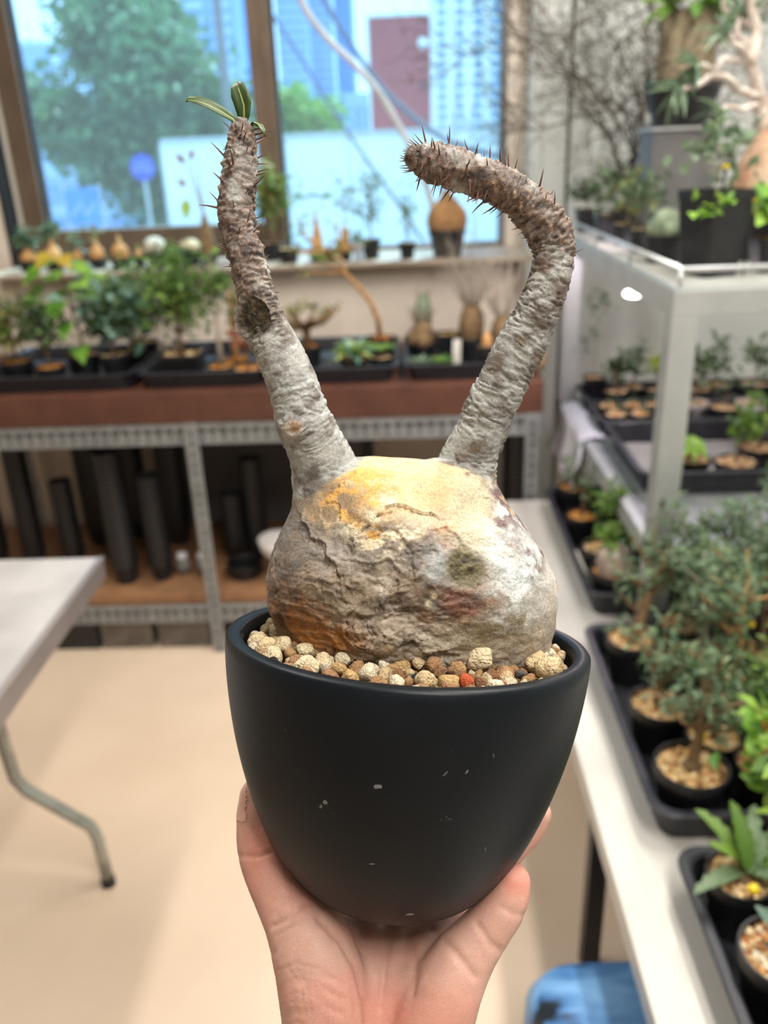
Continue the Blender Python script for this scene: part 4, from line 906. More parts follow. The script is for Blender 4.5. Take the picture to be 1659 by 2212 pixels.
for i, px in enumerate((398, 440)):
    p = onZ(px, 1236, .196); r = .022-.003*i
    t = thing('glass_jar', 'clear glass jar on lower rack shelf '+('left of the other jar, the larger one' if i == 0 else 'against the rack upright, the smaller one'), 'jar', (p[0], p[1], .1955))
    MB().lathe([(.0005, .001), (r, 0), (r, .04), (r*.7, .05), (r*.7, .055), (r*.62, .055), (r*.9, .038), (r*.9, .004), (.0005, .004)], 18, close=False).build('glass_body', M_CLR, t, smooth=True)
    MB().lathe([(.0005, .0552), (r*.74, .0552), (r*.74, .064), (.0005, .065)], 16, close=False).build('lid', M_HOUS, t)
p = onY(605, 1200, RY0+.08); bw = MB().lathe([(.0005, .002), (.03, 0), (.055, .035), (.062, .07), (.059, .07), (.05, .036), (.025, .006), (.0005, .006)], 24, close=False).build('white_bowl', mat('glazed_white', (206, 202, 198), None, 9, .4), None, smooth=True)
bw.location = (p[0], p[1], p[2]-.01); tag(bw, 'white glazed bowl upon an upturned black pot on the lower shelf', 'bowl')
o = MB().lathe([(.036, 0), (.028, p[2]-.01-.1958), (.0005, p[2]-.01-.1958)], 20, close=False).build('upturned_pot', M_BLACKP); o.location = (p[0], p[1], .1955); tag(o, 'upturned black pot propping up the white bowl', 'plant pot')

# ================================================================== plants on the window bench
BZ = .8225+.006
def bench(px, py, z=BZ): return P3(onZ(px, py, z))
REG = []
def potted(name, label, loc, r, h, pal='tan', square=False, group=None, n=70, mm=None, rz=0, cat='potted plant'):
    t = thing(name, label, cat, loc, rz, group)
    (square_pot(t, r*2, h, mm=mm) if square else round_pot(t, r, h, mm=mm)); gravel(t, r*(.84 if square else .9), h*.9, pal, n, .0072 if loc[1] < 1.5 else .0055, square=square); REG.append([t, r*(1.12 if square else 1.0), h]); return t
# T1 : heart-leaved plant
t = potted('heart_leaf_plant', 'tall plant with large heart-shaped green leaves and a yellow top leaf', bench(190, 815), .05, .07, 'tan'); h = .063
st = [(0, 0, h), (.0, .01, .12), (-.01, 0, .20), (-.015, .0, .28), (-.02, 0, .34)]; MB().tube(st, [.006, .005, .004, .003, .002], 6).build('stem', M_STEM, t)
rnd = random.Random(3); sp = []
for k in range(30):
    z = .09+.25*rnd.random(); a = rnd.uniform(0, 6.28); q = rnd.uniform(.02, .09); d = Vector((math.cos(a), math.sin(a)-.5, rnd.uniform(-.5, .3)))
    sp.append(((-.015+q*math.cos(a), q*math.sin(a)*.7, z), d, (0, -.5, 1), rnd.uniform(.045, .075), rnd.uniform(.045, .07)))
leaf_objs(t, sp[:16], 'bright', shape=HEART); leaf_objs(t, sp[16:24], 'green', shape=HEART); leaf_objs(t, sp[24:29], 'teal', shape=HEART)
leaf_objs(t, [((-.03, -.02, .345), (-.5, -.6, -.3), (0, -.4, 1), .06, .055), ((.0, -.03, .34), (.6, -.6, -.35), (0, -.4, 1), .05, .05)], 'yellow', shape=HEART)
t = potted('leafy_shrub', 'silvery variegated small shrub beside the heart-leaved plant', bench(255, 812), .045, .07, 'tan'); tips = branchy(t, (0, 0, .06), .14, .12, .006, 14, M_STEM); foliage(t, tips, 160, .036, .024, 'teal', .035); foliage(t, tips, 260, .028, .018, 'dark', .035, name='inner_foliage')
t = potted('leafy_shrub', 'low bushy shrub with arching shoots at the tray end by the wall', bench(45, 822), .05, .06, 'orange'); tips = branchy(t, (0, 0, .05), .12, .14, .005, 14, M_STEM); foliage(t, tips, 330, .026, .014, 'olive', .03)
sp = [((random.uniform(-.05, .06), -.03, random.uniform(.08, .17)), (random.uniform(-1, 1), -.5, random.uniform(-.2, .6)), (0, -.5, 1), .045, .03) for k in range(9)]; leaf_objs(t, sp, 'green', shape=OVAL)
t = potted('leafy_shrub', 'short dense green shrub in front of the heart-leaved plant', bench(120, 826), .045, .05, 'orange'); tips = branchy(t, (0, 0, .05), .11, .12, .005, 13, M_STEM); foliage(t, tips, 380, .024, .014, 'dark', .028)
t = potted('leafy_shrub', 'mid-green shrub with pale crossing stems near the square pot', bench(300, 800), .045, .06, 'tan'); tips = branchy(t, (0, 0, .05), .14, .13, .005, 16, M_STEMG); foliage(t, tips, 420, .026, .013, 'sage', .03)
t = thing('pale_stem_cutting', 'pair of thick pale cuttings leaning at the tray corner', 'plant', bench(375, 806)); MB().tube([(0, 0, .002), (.02, 0, .05), (.015, 0, .10)], [.012, .011, .008], 8).build('stem', M_STEMG, t, smooth=True); MB().tube([(-.03, 0, .002), (-.025, .01, .05), (-.03, .01, .09)], [.010, .009, .007], 8).build('stem', M_STEMG, t, smooth=True)
# T2
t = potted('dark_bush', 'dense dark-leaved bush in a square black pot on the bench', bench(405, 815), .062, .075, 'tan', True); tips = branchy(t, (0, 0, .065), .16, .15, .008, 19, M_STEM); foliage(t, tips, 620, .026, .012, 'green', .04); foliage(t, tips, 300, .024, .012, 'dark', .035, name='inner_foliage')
t = potted('dark_bush', 'feathery green bush behind the square black pot', bench(330, 775), .045, .06, 'tan'); tips = branchy(t, (0, 0, .05), .17, .14, .006, 17, M_STEM); foliage(t, tips, 520, .028, .010, 'green', .04)
for i, (px, py, hh, lb, mm_, rr2) in enumerate(((478, 815, .30, 'slim grey trunk sapling between bush and plant branch', M_STEMG, .008), (512, 800, .20, 'short cream post-like trunk in a flat pot', M_TANC, .011), (540, 822, .10, 'small brown-stemmed seedling in a flat pot at the tray end', M_BROWNC, .006))):
    t = potted('sapling', lb, bench(px, py), .042, .035, 'orange'); tips = branchy(t, (0, 0, .03), hh, .07, rr2, 4, mm_, wob=.04); foliage(t, tips, 60+60*(i == 0), .028, .014, ('green', 'olive', 'red')[i], .02)
# tall red-tipped stem on the ledge beside the window frame
LZ = WZ0+.015
def ledge(px, py, z=LZ+.0005): return P3(onZ(px, py, z))
def led(px, y=2.86): q = onY(px, 560, y); return (float(q[0]), y, LZ+.0005)
t = potted('cone_caudex_plant', 'tall cone-based plant with red and yellow leaves beside the window frame', led(452, 2.9), .035, .03, 'tan'); bulb(t, [(.028, .025), (.026, .06), (.016, .11), (.008, .15), (.0005, .155)], M_BROWNC)
mb = MB(); 
for dx in (-.035, -.02, .0): mb.tube([(0, 0, .14), (dx*.5, 0, .22), (dx*1.2, 0, .32)], [.003, .0025, .0015], 5)
mb.build('stem', M_STEMG, t); leaf_objs(t, [((-.05, -.01, .20), (-.1, -.4, -1), (0, -1, 0), .06, .035), ((.01, 0, .3), (.5, 0, .6), (0, -1, .3), .03, .012)], 'lime', shape=OVAL); leaf_objs(t, [((-.045, 0, .31), (-.6, -.2, .8), (0, -1, .2), .035, .02), ((-.02, 0, .32), (.2, -.2, 1), (0, -1, .2), .03, .018), ((-.05, 0, .24), (-.5, -.3, .6), (0, -1, .2), .03, .02)], 'red', shape=OVAL)
# T3
t = potted('caudex_bonsai', 'flat-crowned bonsai caudex with many stubby tan branches', bench(668, 800), .042, .075, 'orange'); mb = MB(); hz = .07
mb.tube([(0, 0, hz-.01), (0, 0, hz+.04), (0, 0, hz+.065)], [.013, .011, .016], 10)
for k in range(13):
    a = 2*PI*k/13+random.uniform(-.2, .2); q = random.uniform(.06, .115); mb.tube([(0, 0, hz+.055), (q*.5*math.cos(a), q*.5*math.sin(a), hz+.065+random.uniform(-.01, .012)), (q*math.cos(a), q*math.sin(a), hz+.085+random.uniform(0, .03))], [.010, .007, .003], 7)
mb.build('trunk', M_BROWNC, t, smooth=True); foliage(t, [(random.uniform(-.1, .1), random.uniform(-.08, .08), hz+.10) for k in range(20)], 90, .02, .008, 'olive', .012)
t = potted('variegated_rosette', 'cream and lime variegated rosette plant in the bench tray', bench(775, 806), .042, .045, 'tan'); sp = []
for k in range(26):
    a = k*2.4; q = .35+.65*(k/26); sp.append(((0, 0, .05), (math.cos(a)*q, math.sin(a)*q, 1.15-q), (0, 0, 1), .075*(.7+.3*q), .026))
leaf_objs(t, sp[::2], 'lime', shape=LANCE, curl=.35); leaf_objs(t, sp[1::2], 'teal', shape=LANCE, curl=.35)
t = potted('leaf_plant', 'small broad-leaved green plant beside the variegated rosette', bench(836, 800), .035, .04, 'tan'); leaf_objs(t, [((0, 0, .05), (math.cos(k*2.4), math.sin(k*2.4), .7), (0, 0, 1), .05, .025) for k in range(9)], 'green', shape=OVAL)
t = potted('twisted_tree', 'twisted bare tan tree rising behind the rosette', bench(850, 770), .04, .06, 'orange'); mb = MB(); P_ = [onY(850, 725, 2.45), onY(842, 690, 2.45), onY(828, 650, 2.44), onY(800, 615, 2.43), onY(775, 590, 2.42), onY(765, 560, 2.42), onY(730, 545, 2.42)]; b0 = Vector(t.location)
P_ = [Vector(p)-b0 for p in P_]; P_[0] = Vector((0, 0, .05)); P_[1].x *= .5; mb.tube(P_, [.008, .008, .007, .007, .006, .005, .003], 8); tips = [P_[-1], P_[-2]]
for k in range(9):
    p = P_[random.randint(3, 6)]; d = Vector((random.uniform(-1, 1), random.uniform(-.5, .5), random.uniform(0, 1))).normalized(); q = p+d*random.uniform(.05, .12); mb.tube([p, (p+q)/2+rv(.008), q], [.004, .003, .0015], 5); tips.append(q)
mb.build('trunk', M_TANC, t, smooth=True); foliage(t, tips, 150, .022, .008, 'olive', .025)
# T4
def cactus_lump(name, lb, loc, r, h, mm, lumps, pal='tan', spines=0, key='olive', potr_=None, poth=.05, top=None):
    t = potted(name, lb, loc, potr_ or r*1.15, poth, pal)
    for k in range(lumps):
        a = k*2.4; q = 0 if k == 0 else r*.75; s = 1 if k == 0 else .62; rr3 = r*s; hh = h*s
        bulb(t, [(rr3*.75, 0), (rr3, hh*.35), (rr3*.92, hh*.65), (rr3*.55, hh*.93), (.0005, hh)], mm, 'body', (q*math.cos(a), q*math.sin(a), poth*.88))
    if spines:
        mb = MB()
        for k in range(spines):
            a = random.uniform(0, 6.28); el = random.uniform(.9, 1.5); p = Vector((r*.5*math.cos(a), r*.5*math.sin(a), poth*.9+h*.85)); d = Vector((math.cos(a)*math.cos(el), math.sin(a)*math.cos(el), math.sin(el))); L = random.uniform(.5, 1)*(top or .05)
            mb.tube([p, p+d*L*.5+rv(.004), p+d*L+rv(.012)], [.0016, .0013, .0006], 4)
        o = mb.build('twigs', M_STEMG if key == 'grey' else M_STEM, t); o['kind'] = 'stuff'
    return t
cactus_lump('cactus', 'cluster of lumpy brown-green cactus heads in bench tray', bench(915, 775), .034, .07, M_BROWNC, 5, 'orange', 30)
cactus_lump('caudex_plant', 'tall brown-green barrel caudex with long grassy twigs', bench(1018, 780), .036, .11, M_BROWNC, 1, 'tan', 46, 'grey', .036, .07, .26)
cactus_lump('caudex_plant', 'brown barrel caudex with sparse green twigs by the wall', bench(1085, 790), .033, .10, M_BROWNC, 1, 'tan', 40, 'grey', .035, .055, .22)
cactus_lump('caudex_plant', 'dark mossy barrel caudex behind the cactus cluster', bench(915, 745), .028, .12, M_CACT, 1, 'tan', 16, 'grey', .034, .06, .05)
t = potted('succulent_rosette', 'blue-grey spiky succulent at the front of the cactus tray', bench(903, 815), .03, .03, 'tan'); leaf_objs(t, [((0, 0, .03), (math.cos(k*2.4), math.sin(k*2.4), .4+.05*k), (0, 0, 1), .045, .012) for k in range(14)], 'grey', shape=LANCE)
t = potted('succulent_rosette', 'green rosette succulent beside the blue-grey spiky one', bench(950, 815), .03, .03, 'tan'); leaf_objs(t, [((0, 0, .03), (math.cos(k*2.4), math.sin(k*2.4), .4+.05*k), (0, 0, 1), .042, .016) for k in range(14)], 'green', shape=LANCE)
o = MB().box(-.011, .011, -.001, .001, 0, .085).build('plant_label', mat('label_white', (214, 210, 202), None, 8, .5)); q = bench(985, 800); o.location = (q[0], q[1], BZ+.0); o.rotation_euler = (-.15, .05, 0); tag(o, 'blank white plant label standing in the cactus tray', 'label')
t = potted('small_pot', 'empty-looking black pot with tan gravel behind the white label', bench(965, 770), .038, .07, 'tan', True)
t = potted('small_pot', 'tall gravel pot with a dry stump by the bench end', bench(1052, 812), .03, .08, 'tan'); bulb(t, [(.012, .07), (.014, .09), (.008, .11), (.0005, .115)], M_TANC)
# burlap bundle at the bench end
o = MB().lathe([(.0005, 0), (.03, .0), (.038, .03), (.030, .07), (.012, .095), (.016, .105), (.0005, .106)], 18, close=False, jit=lambda a, z: 1+.08*math.sin(a*7)).build('burlap_bundle', mat('burlap', (184, 158, 120), (150, 126, 86), 60, .95, bump=.5), None, smooth=True); o.location = (.345, 2.30, .8226); tag(o, 'tied tan cloth bundle at the end of the brown bench', 'bundle')

# ================================================================== plants along the window ledge
def ball(px, r, hz, lb, y=2.84, fol=None, key='sage', mm=M_TANC, L=.03, neck=.5, n=60):
    t = thing('ball_caudex', lb, 'potted plant', led(px, y), 0, None)
    square_pot(t, r*2.3, .034); gravel(t, r*1.05, .03, 'orange', 40, .005, True)
    bulb(t, [(r*.8, .026), (r, .026+hz*.35), (r*.8, .026+hz*.65), (r*.3*neck*2, .026+hz*.9), (r*.18, .026+hz*1.2), (.0005, .026+hz*1.25)], mm, amp=.04)
    if fol: foliage(t, [(0, 0, .03+hz*1.25+q) for q in (.0, .012, .025)], n, L, L*.45, key, .02)
    return t
ball(62, .026, .045, 'round tan caudex with grey-green tuft at the ledge end', fol=1, key='sage', n=90)
ball(118, .026, .060, 'onion-shaped pale caudex with a brown neck on the ledge', fol=1, key='sage', mm=mat('onion_caudex', (226, 186, 132), (206, 160, 104), 30, .7), n=70)
ball(168, .018, .036, 'small pronged orange caudex on the ledge', fol=1, key='grey', n=30)
ball(212, .024, .055, 'orange caudex with forked neck on the ledge', fol=1, key='olive', n=10)
ball(262, .028, .060, 'flask-shaped tan caudex with a bare neck on the ledge', fol=1, key='yellow', n=4, L=.018)
ball(302, .016, .032, 'tiny bulb caudex beside the white woolly cactus', n=0)
def dome(px, lb, r, h, mm, y=2.84):
    t = potted('dome_cactus', lb, led(px, y), r*1.02, .045, 'tan'); bulb(t, [(r*.8, .038), (r, .038+h*.4), (r*.85, .038+h*.72), (r*.45, .038+h*.95), (.0005, .038+h)], mm, 'body', amp=.02)
dome(338, 'white woolly dome cactus on the window ledge', .038, .055, M_CACTW); dome(410, 'cream dome cactus on the window ledge', .036, .045, mat('cream_cactus', (206, 190, 160), (180, 170, 130), 60, .9, bump=.4))
t = potted('dark_bush', 'small dark clipped bush in the dish between cream cactus and cone plant', led(375, 2.80), .03, .03, 'tan'); foliage(t, [(random.uniform(-.04, .1), 0, .03+random.uniform(0, .02)) for k in range(8)], 90, .02, .011, 'dark', .02)
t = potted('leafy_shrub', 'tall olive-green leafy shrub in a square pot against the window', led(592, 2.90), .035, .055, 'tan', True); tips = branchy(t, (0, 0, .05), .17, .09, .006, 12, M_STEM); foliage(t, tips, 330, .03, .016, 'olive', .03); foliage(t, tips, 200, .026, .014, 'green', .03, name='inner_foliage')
t = potted('small_pot', 'square black pot of tan gravel with a grey pebble in front of the shrub', led(625, 2.80), .034, .045, 'tan', True)
t = potted('cone_caudex_plant', 'orange cone caudex with a thin forked leaf crown', led(688, 2.82), .030, .038, 'tan', True); bulb(t, [(.020, .03), (.019, .05), (.012, .09), (.005, .13), (.003, .14), (.0005, .141)], M_TANC)
mb = MB(); tips = []
for dx in (-.035, -.005, .035): mb.tube([(0, 0, .135), (dx*.5, 0, .165), (dx, 0, .19)], [.002, .0015, .001], 4); tips.append((dx, 0, .19))
mb.build('stem', M_STEMG, t); leaf_objs(t, [((dx*1.0, 0, .19), (math.copysign(1, dx+.001)*q, -.2, .25), (0, -.6, 1), .045, .018) for dx in (-.03, .02) for q in (1, -.4, .4)], 'green', shape=LANCE)
t = potted('leafy_shrub', 'trailing dark green foliage around the base of the cone caudex', led(712, 2.775), .02, .02, 'tan'); foliage(t, [(random.uniform(-.05, .03), 0, .02) for k in range(8)], 70, .022, .012, 'green', .012)
t = potted('bottle_caudex', 'orange bottle-shaped caudex with tall feathery shoots', led(748, 2.82), .022, .03, 'tan'); bulb(t, [(.016, .025), (.018, .045), (.012, .07), (.013, .085), (.008, .1), (.0005, .104)], M_TANC); tips = branchy(t, (0, 0, .1), .15, .05, .002, 10, M_STEMG); foliage(t, tips, 90, .018, .006, 'sage', .015)
t = potted('small_pot', 'small blue-white cup with a green sprig between the bottle caudex and conifer', led(775, 2.80), .02, .06, 'tan', mm=mat('pale_blue_cup', (176, 190, 214), None, 9, .4)); foliage(t, [(0, 0, .065)], 26, .022, .014, 'teal', .012)
t = potted('sapling', 'slim conifer-like sapling in a black pot against the window', led(803, 2.84), .032, .06, 'tan'); tips = branchy(t, (0, 0, .05), .20, .07, .003, 16, M_STEM); foliage(t, tips, 230, .026, .006, 'sage', .02)
t = potted('sapling', 'short upright seedling in a small black pot on the ledge', led(880, 2.80), .028, .050, 'tan'); tips = branchy(t, (0, 0, .045), .12, .035, .003, 10, M_STEM); foliage(t, tips, 90, .022, .007, 'sage', .013)
t = potted('giant_bulb_caudex', 'large brown globe caudex in a tapered black pot on the ledge', led(966, 2.82), .061, .085, 'tan'); bulb(t, [(.052, .07), (.063, .09), (.066, .11), (.060, .135), (.044, .158), (.022, .178), (.012, .20), (.0005, .205)], mat('globe_caudex', (176, 132, 86), (146, 108, 68), 30, .8, bump=.4), n=28, amp=.02)

# ================================================================== low-table plants
def fern_bonsai(name, lb, px, py, rz_, r, h, stem_h, spread, key, mm, n=260, lean=(0, 0), sr=.008, L=.020, wd=.010, pal='tan', bulb_=None, fz=.0):
    loc = onZ(px, py, rz_); t = potted(name, lb, (float(loc[0]), float(loc[1]), LT_Z+.0068), r, h, pal, n=130)
    if bulb_: bulb(t, [(bulb_*.8, h*.86), (bulb_, h*.86+bulb_*.6), (bulb_*.6, h*.86+bulb_*1.4), (.0005, h*.86+bulb_*1.6)], mm)
    tips = branchy(t, (0, 0, h*.86), stem_h, spread*.72, sr, 15, mm, lean); tips = [q for q in tips if q.z > h+stem_h*.35] or tips; o = foliage(t, tips, int(n*(.6 if px < 1500 and py > 1370 else 1.0)), L*.9, wd*.72, key, .016)
    return t
RZ = LT_Z+.092
fern_bonsai('leafy_bonsai', 'bushy grey-green bonsai in the pot at the far corner of its tray', 1365, 1378, RZ, .046, .088, .15, .13, 'sage', M_BROWNC, 520, (.05, .02), .013)
fern_bonsai('leafy_bonsai', 'grey-green bonsai with dark forked stem in the middle pot by the tray edge', 1432, 1525, RZ, .049, .085, .10, .11, 'sage', M_BROWNC, 420, (-.01, .02), .010)
fern_bonsai('leafy_bonsai', 'bonsai with knobbly tan trunk in the near corner pot of its tray', 1490, 1668, RZ, .053, .085, .14, .12, 'sage', M_BROWNC, 420, (.01, .0), .010, bulb_=.014)
fern_bonsai('leafy_bonsai', 'dense grey-green bonsai in the second row beside the far corner pot', 1515, 1395, RZ, .046, .088, .20, .15, 'sage', M_STEMG, 620, (-.02, .0), .008)
fern_bonsai('leafy_bonsai', 'small shaded bonsai pot tucked behind the knobbly trunk', 1545, 1610, RZ-.012, .042, .075, .13, .11, 'dark', M_STEM, 300, (.0, .0), .006)
fern_bonsai('leafy_bonsai', 'tall bonsai with a pale tan stem in the second row', 1585, 1480, RZ, .046, .085, .20, .14, 'sage', M_TANC, 520, (.0, .0), .006)
fern_bonsai('leafy_bonsai', 'orange-gravel pot with trailing green bonsai at the tray inner side', 1662, 1560, RZ, .05, .085, .16, .13, 'green', M_STEM, 330, (.02, .0), .006, pal='orange')
fern_bonsai('leafy_bonsai', 'low bonsai sprout in mixed gravel beside the knobbly trunk pot', 1660, 1660, RZ, .052, .085, .10, .09, 'green', M_STEM, 120, (.03, -.02), .005, pal='mixed')
fern_bonsai('leafy_bonsai', 'wide dark-needled bonsai in the third row under the rack', 1640, 1400, RZ, .046, .088, .22, .16, 'sage', M_STEM, 620, (.0, .0), .008)
fern_bonsai('leafy_bonsai', 'tall feathery bonsai under the rack front beam', 1440, 1290, RZ, .044, .088, .20, .14, 'sage', M_STEM, 560, (.02, .0), .007)
fern_bonsai('leafy_bonsai', 'feathery olive bonsai close to the rack leg foot', 1540, 1290, RZ, .044, .088, .22, .15, 'grey', M_STEM, 520, (.0, .0), .007)
fern_bonsai('leafy_bonsai', 'blue-green bonsai spreading over the rack beam', 1650, 1290, RZ, .044, .088, .26, .15, 'sage', M_STEM, 520, (.0, .0), .007)
# far tray : stump and bush
fern_bonsai('green_bush', 'bright green bush behind the pale stump', 1272, 1180, RZ, .046, .085, .12, .09, 'green', M_STEM, 330, (.06, .02), .006, L=.028, wd=.014)
loc = onZ(1325, 1275, RZ); t = potted('stump_caudex', 'fat pale grey stump caudex in orange gravel', (float(loc[0]), float(loc[1]), LT_Z+.0068), .048, .08, 'orange'); bulb(t, [(.032, .07), (.036, .095), (.034, .12), (.026, .135), (.0005, .138)], M_GREYC, n=24); foliage(t, [(-.01, .01, .14), (.0, .0, .15)], 60, .028, .014, 'green', .02)
for px, py, lb in ((1235, 1040, 'small orange-gravel pot with sprig at the far tray end'), (1255, 1110, 'orange-gravel pot with a dry twig in the far tray'), (1330, 1060, 'orange-gravel pot with green sprig behind the bush')):
    loc = onZ(px, py, RZ-.01); t = potted('seedling_pot', lb, (float(loc[0]), float(loc[1]), LT_Z+.0068), .04, .075, 'orange'); tips = branchy(t, (0, 0, .06), .09, .05, .004, 5, M_STEM); foliage(t, tips, 50, .024, .012, 'sage', .015)
t = thing('white_stake', 'slim pale stake leaning in front of the stump pot', 'stake', P3(onZ(1285, 1290, LT_Z+.0005))); q0 = np.array(t.location); MB().tube([tuple(onZ(1290, 1290, LT_Z+.004)-q0), tuple(onZ(1245, 1190, LT_Z+.10)-q0)], .0035, 8).build('shaft', M_WHITE, t)
# near tray
loc = onZ(1592, 1912, RZ); t = potted('serrated_leaf_plant', 'rosette of long toothed blue-green leaves in tan gravel', (float(loc[0]), float(loc[1]), LT_Z+.0068), .040, .085, 'tan', n=170)
SER = (.25, .6, .5, .85, .7, 1.0, .8, 1.0, .7, .85, .5, .55, .05); sp = []
for k, (dx, dy, dz, L) in enumerate(((-.9, -.35, .18, .075), (-.5, .6, .75, .085), (.3, .7, .8, .08), (.9, .25, .35, .07), (.6, -.5, .3, .06), (-.1, .5, 1.1, .08), (.8, .7, .6, .07), (-.7, .1, .9, .06))): sp.append(((.008, 0, .088), (dx, dy, dz), (0, 0, 1), L, .024))
leaf_objs(t, sp[::2], 'sage', shape=SER, curl=.25); leaf_objs(t, sp[1::2], 'green', shape=SER, curl=.25); bulb(t, [(.012, .07), (.012, .085), (.0005, .092)], M_BROWNC)
loc = onZ(1640, 2045, RZ); t = potted('finger_caudex', 'tan finger-like caudex in mixed gravel in the near tray', (float(loc[0]), float(loc[1]), LT_Z+.0068), .049, .088, 'mixed', n=190); bulb(t, [(.011, .07), (.013, .088), (.011, .105), (.009, .118), (.0005, .122)], M_TANC, c=(.006, .008, 0)); foliage(t, [(.02, -.01, .12)], 12, .04, .024, 'teal', .02)
loc = onZ(1735, 2215, RZ); t = potted('gravel_pot', 'white and brown gravel pot with green sprout in the near tray corner', (float(loc[0]), float(loc[1]), LT_Z+.0068), .048, .088, 'mixed', n=170); foliage(t, [(0, .02, .1), (.01, .02, .13)], 60, .03, .016, 'green', .02)
loc = onZ(1695, 1930, RZ); t = potted('leafy_shrub', 'purple-tinged leafy shrub beside the serrated-leaf rosette', (float(loc[0]), float(loc[1]), LT_Z+.0068), .046, .085, 'tan'); tips = branchy(t, (0, 0, .07), .09, .07, .005, 9, M_STEM); foliage(t, tips, 150, .03, .016, 'green', .02); foliage(t, tips, 40, .024, .016, 'red', .02, name='tinged_leaves')
loc = onZ(1655, 1745, RZ); t = potted('toothed_vine', 'light green vine with lobed leaves arching over the tray edge', (.50, .77, LT_Z+.0068), .038, .075, 'tan'); tips = branchy(t, (0, 0, .06), .12, .11, .003, 9, M_STEMG, (-.04, .06)); foliage(t, tips, 110, .032, .02, 'bright', .022, shape=OVAL); foliage(t, tips, 60, .03, .018, 'green', .03, name='inner_foliage')
# yellow pins
M_YEL = mat('yellow_plastic', (226, 196, 28), None, 20, .4)
def pin(px, py, z, lb, L=.05, r=.0065):
    q = onZ(px, py, z); t = thing('plant_marker', lb, 'marker', (float(q[0]), float(q[1]), z-L), 0, 'yellow round plant markers')
    MB().tube([(0, 0, 0), (0, 0, L)], .0022, 6).build('stick', M_BLACKP, t); MB().lathe([(.0005, L-.002), (r, L-.001), (r, L+.003), (r*.6, L+.006), (.0005, L+.0065)], 14, close=False).build('round_cap', M_YEL, t)
pin(1518, 1592, RZ+.015, 'round yellow marker on black stick beside the knobbly trunk'); pin(1384, 1306, RZ+.03, 'round yellow marker on black stick in the far corner bonsai'); pin(1622, 1350, RZ+.06, 'round yellow marker on black stick amid the tall bonsai'); pin(1628, 1922, RZ+.012, 'round yellow marker on black stick by the serrated leaves')

# ================================================================== rack deck plants
def deck(px, py, z=RD+.0068): q = onZ(px, py, z); return (float(q[0]), float(q[1]), RD+.0068)
k = 0
GP = [(1300, 862, 'nearest the white sheet'), (1352, 850, 'with a pointed mound'), (1322, 895, 'with a heaped pale mound'), (1385, 890, 'beside the rack leg'), (1400, 850, 'behind the rack leg')]
for px, py, w_ in GP:
    q = deck(px, py, RD+.06); t = potted('gravel_pot', 'small black pot of tan gravel on the rack deck '+w_, (q[0], min(max(q[1], 2.055), 2.14), q[2]), .03, .05, 'pink', n=60); bulb(t, [(.012, .045), (.009, .055), (.0005, .062)], M_TANC); foliage(t, [(0, 0, .06)], 12, .025, .005, 'sage', .01)
BP = [(1270, 770, 'shading a ruddy pot'), (1310, 780, 'with brown crusted gravel'), (1350, 775, 'with yellow-green crown'), (1392, 770, 'with a red-brown mound'), (1430, 775, 'hidden behind the rack leg')]
for i, (px, py, w_) in enumerate(BP):
    q = deck(px, py, RD+.06); t = potted('leafy_pot', 'dark leafy pot at the back of the rack deck '+w_, (q[0], 2.26+.03*(i % 2), q[2]), .034, .055, 'pink', n=50); tips = branchy(t, (0, 0, .05), .08, .05, .004, 7, M_STEM); foliage(t, tips, 90, .024, .014, ('dark', 'sage', 'lime', 'green', 'dark')[i], .016)
q = onY(1275, 735, 2.36); t = potted('leafy_pot', 'thin vine climbing the pale wall from a black pot on rack deck', (float(q[0]), 2.36, RD+.0068), .03, .075, 'pink', True); tips = branchy(t, (0, 0, .06), .24, .05, .002, 8, M_STEMG); foliage(t, tips, 40, .022, .014, 'sage', .015)
RP = [(1500, 862, 'in a white pot nearest the rack leg'), (1570, 860, 'heaped and brightly lit'), (1520, 905, 'nearest the leg under bright light'), (1600, 900, 'with a green sprig'), (1650, 870, 'at the outer tray side'), (1480, 790, 'shaded, with ferny leaves'), (1560, 780, 'shaded, with a lying white tag'), (1640, 790, 'shaded, with dark stems')]
for i, (px, py, w_) in enumerate(RP):
    q = deck(px, py, RD+.06); lil = mat('white_pot', (206, 204, 204), None, 9, .5) if i in (0, 1) else None
    t = potted('gravel_pot', 'round gravel pot beyond the rack leg '+w_, (q[0], (2.095 if i < 5 else 2.29), q[2]), .040, .055, 'pink', n=90, mm=lil); tips = branchy(t, (0, 0, .05), .07 if i < 5 else .12, .05, .003, 6, M_STEM); foliage(t, tips, 16 if i < 5 else 110, .024, .012, 'sage' if i != 4 else 'bright', .014)
for i, (px, py, w_) in enumerate(((1500, 985, 'with drooping palmate leaves'), (1590, 1000, 'thick with salmon gravel'), (1640, 960, 'behind the palmate leaves'))):
    q = deck(px, py, RD+.06); t = potted('gravel_pot', 'wide gravel pot in the half-empty tray '+w_, (min(q[0], .79), min(max(q[1], 1.69), 1.93), q[2]), .046, .05, 'pink', n=150)
    if i == 0: leaf_objs(t, [((-.01, -.02, .10), (math.cos(a), math.sin(a)-.3, -.35), (0, -.3, 1), .06, .026) for a in (2.2, 2.8, 3.4, 4.0, 4.6, 5.2, 1.5, .8)], 'bright', shape=LANCE); MB().tube([(0, 0, .04), (-.01, -.02, .10)], .003, 6).build('stem', M_STEM, t)
    else: tips = branchy(t, (0, 0, .04), .09, .06, .004, 6, M_STEM); foliage(t, tips, 50, .03, .018, 'green', .02)
o = MB().box(-.14, .14, -.15, .15, 0, .002).build('tray_liner', mat('grey_liner', (134, 132, 130), None, 6, .7)); o.location = (.657, 1.815, RD+.0066); tag(o, 'pale liner sheet lying in the half-empty tray', 'liner')
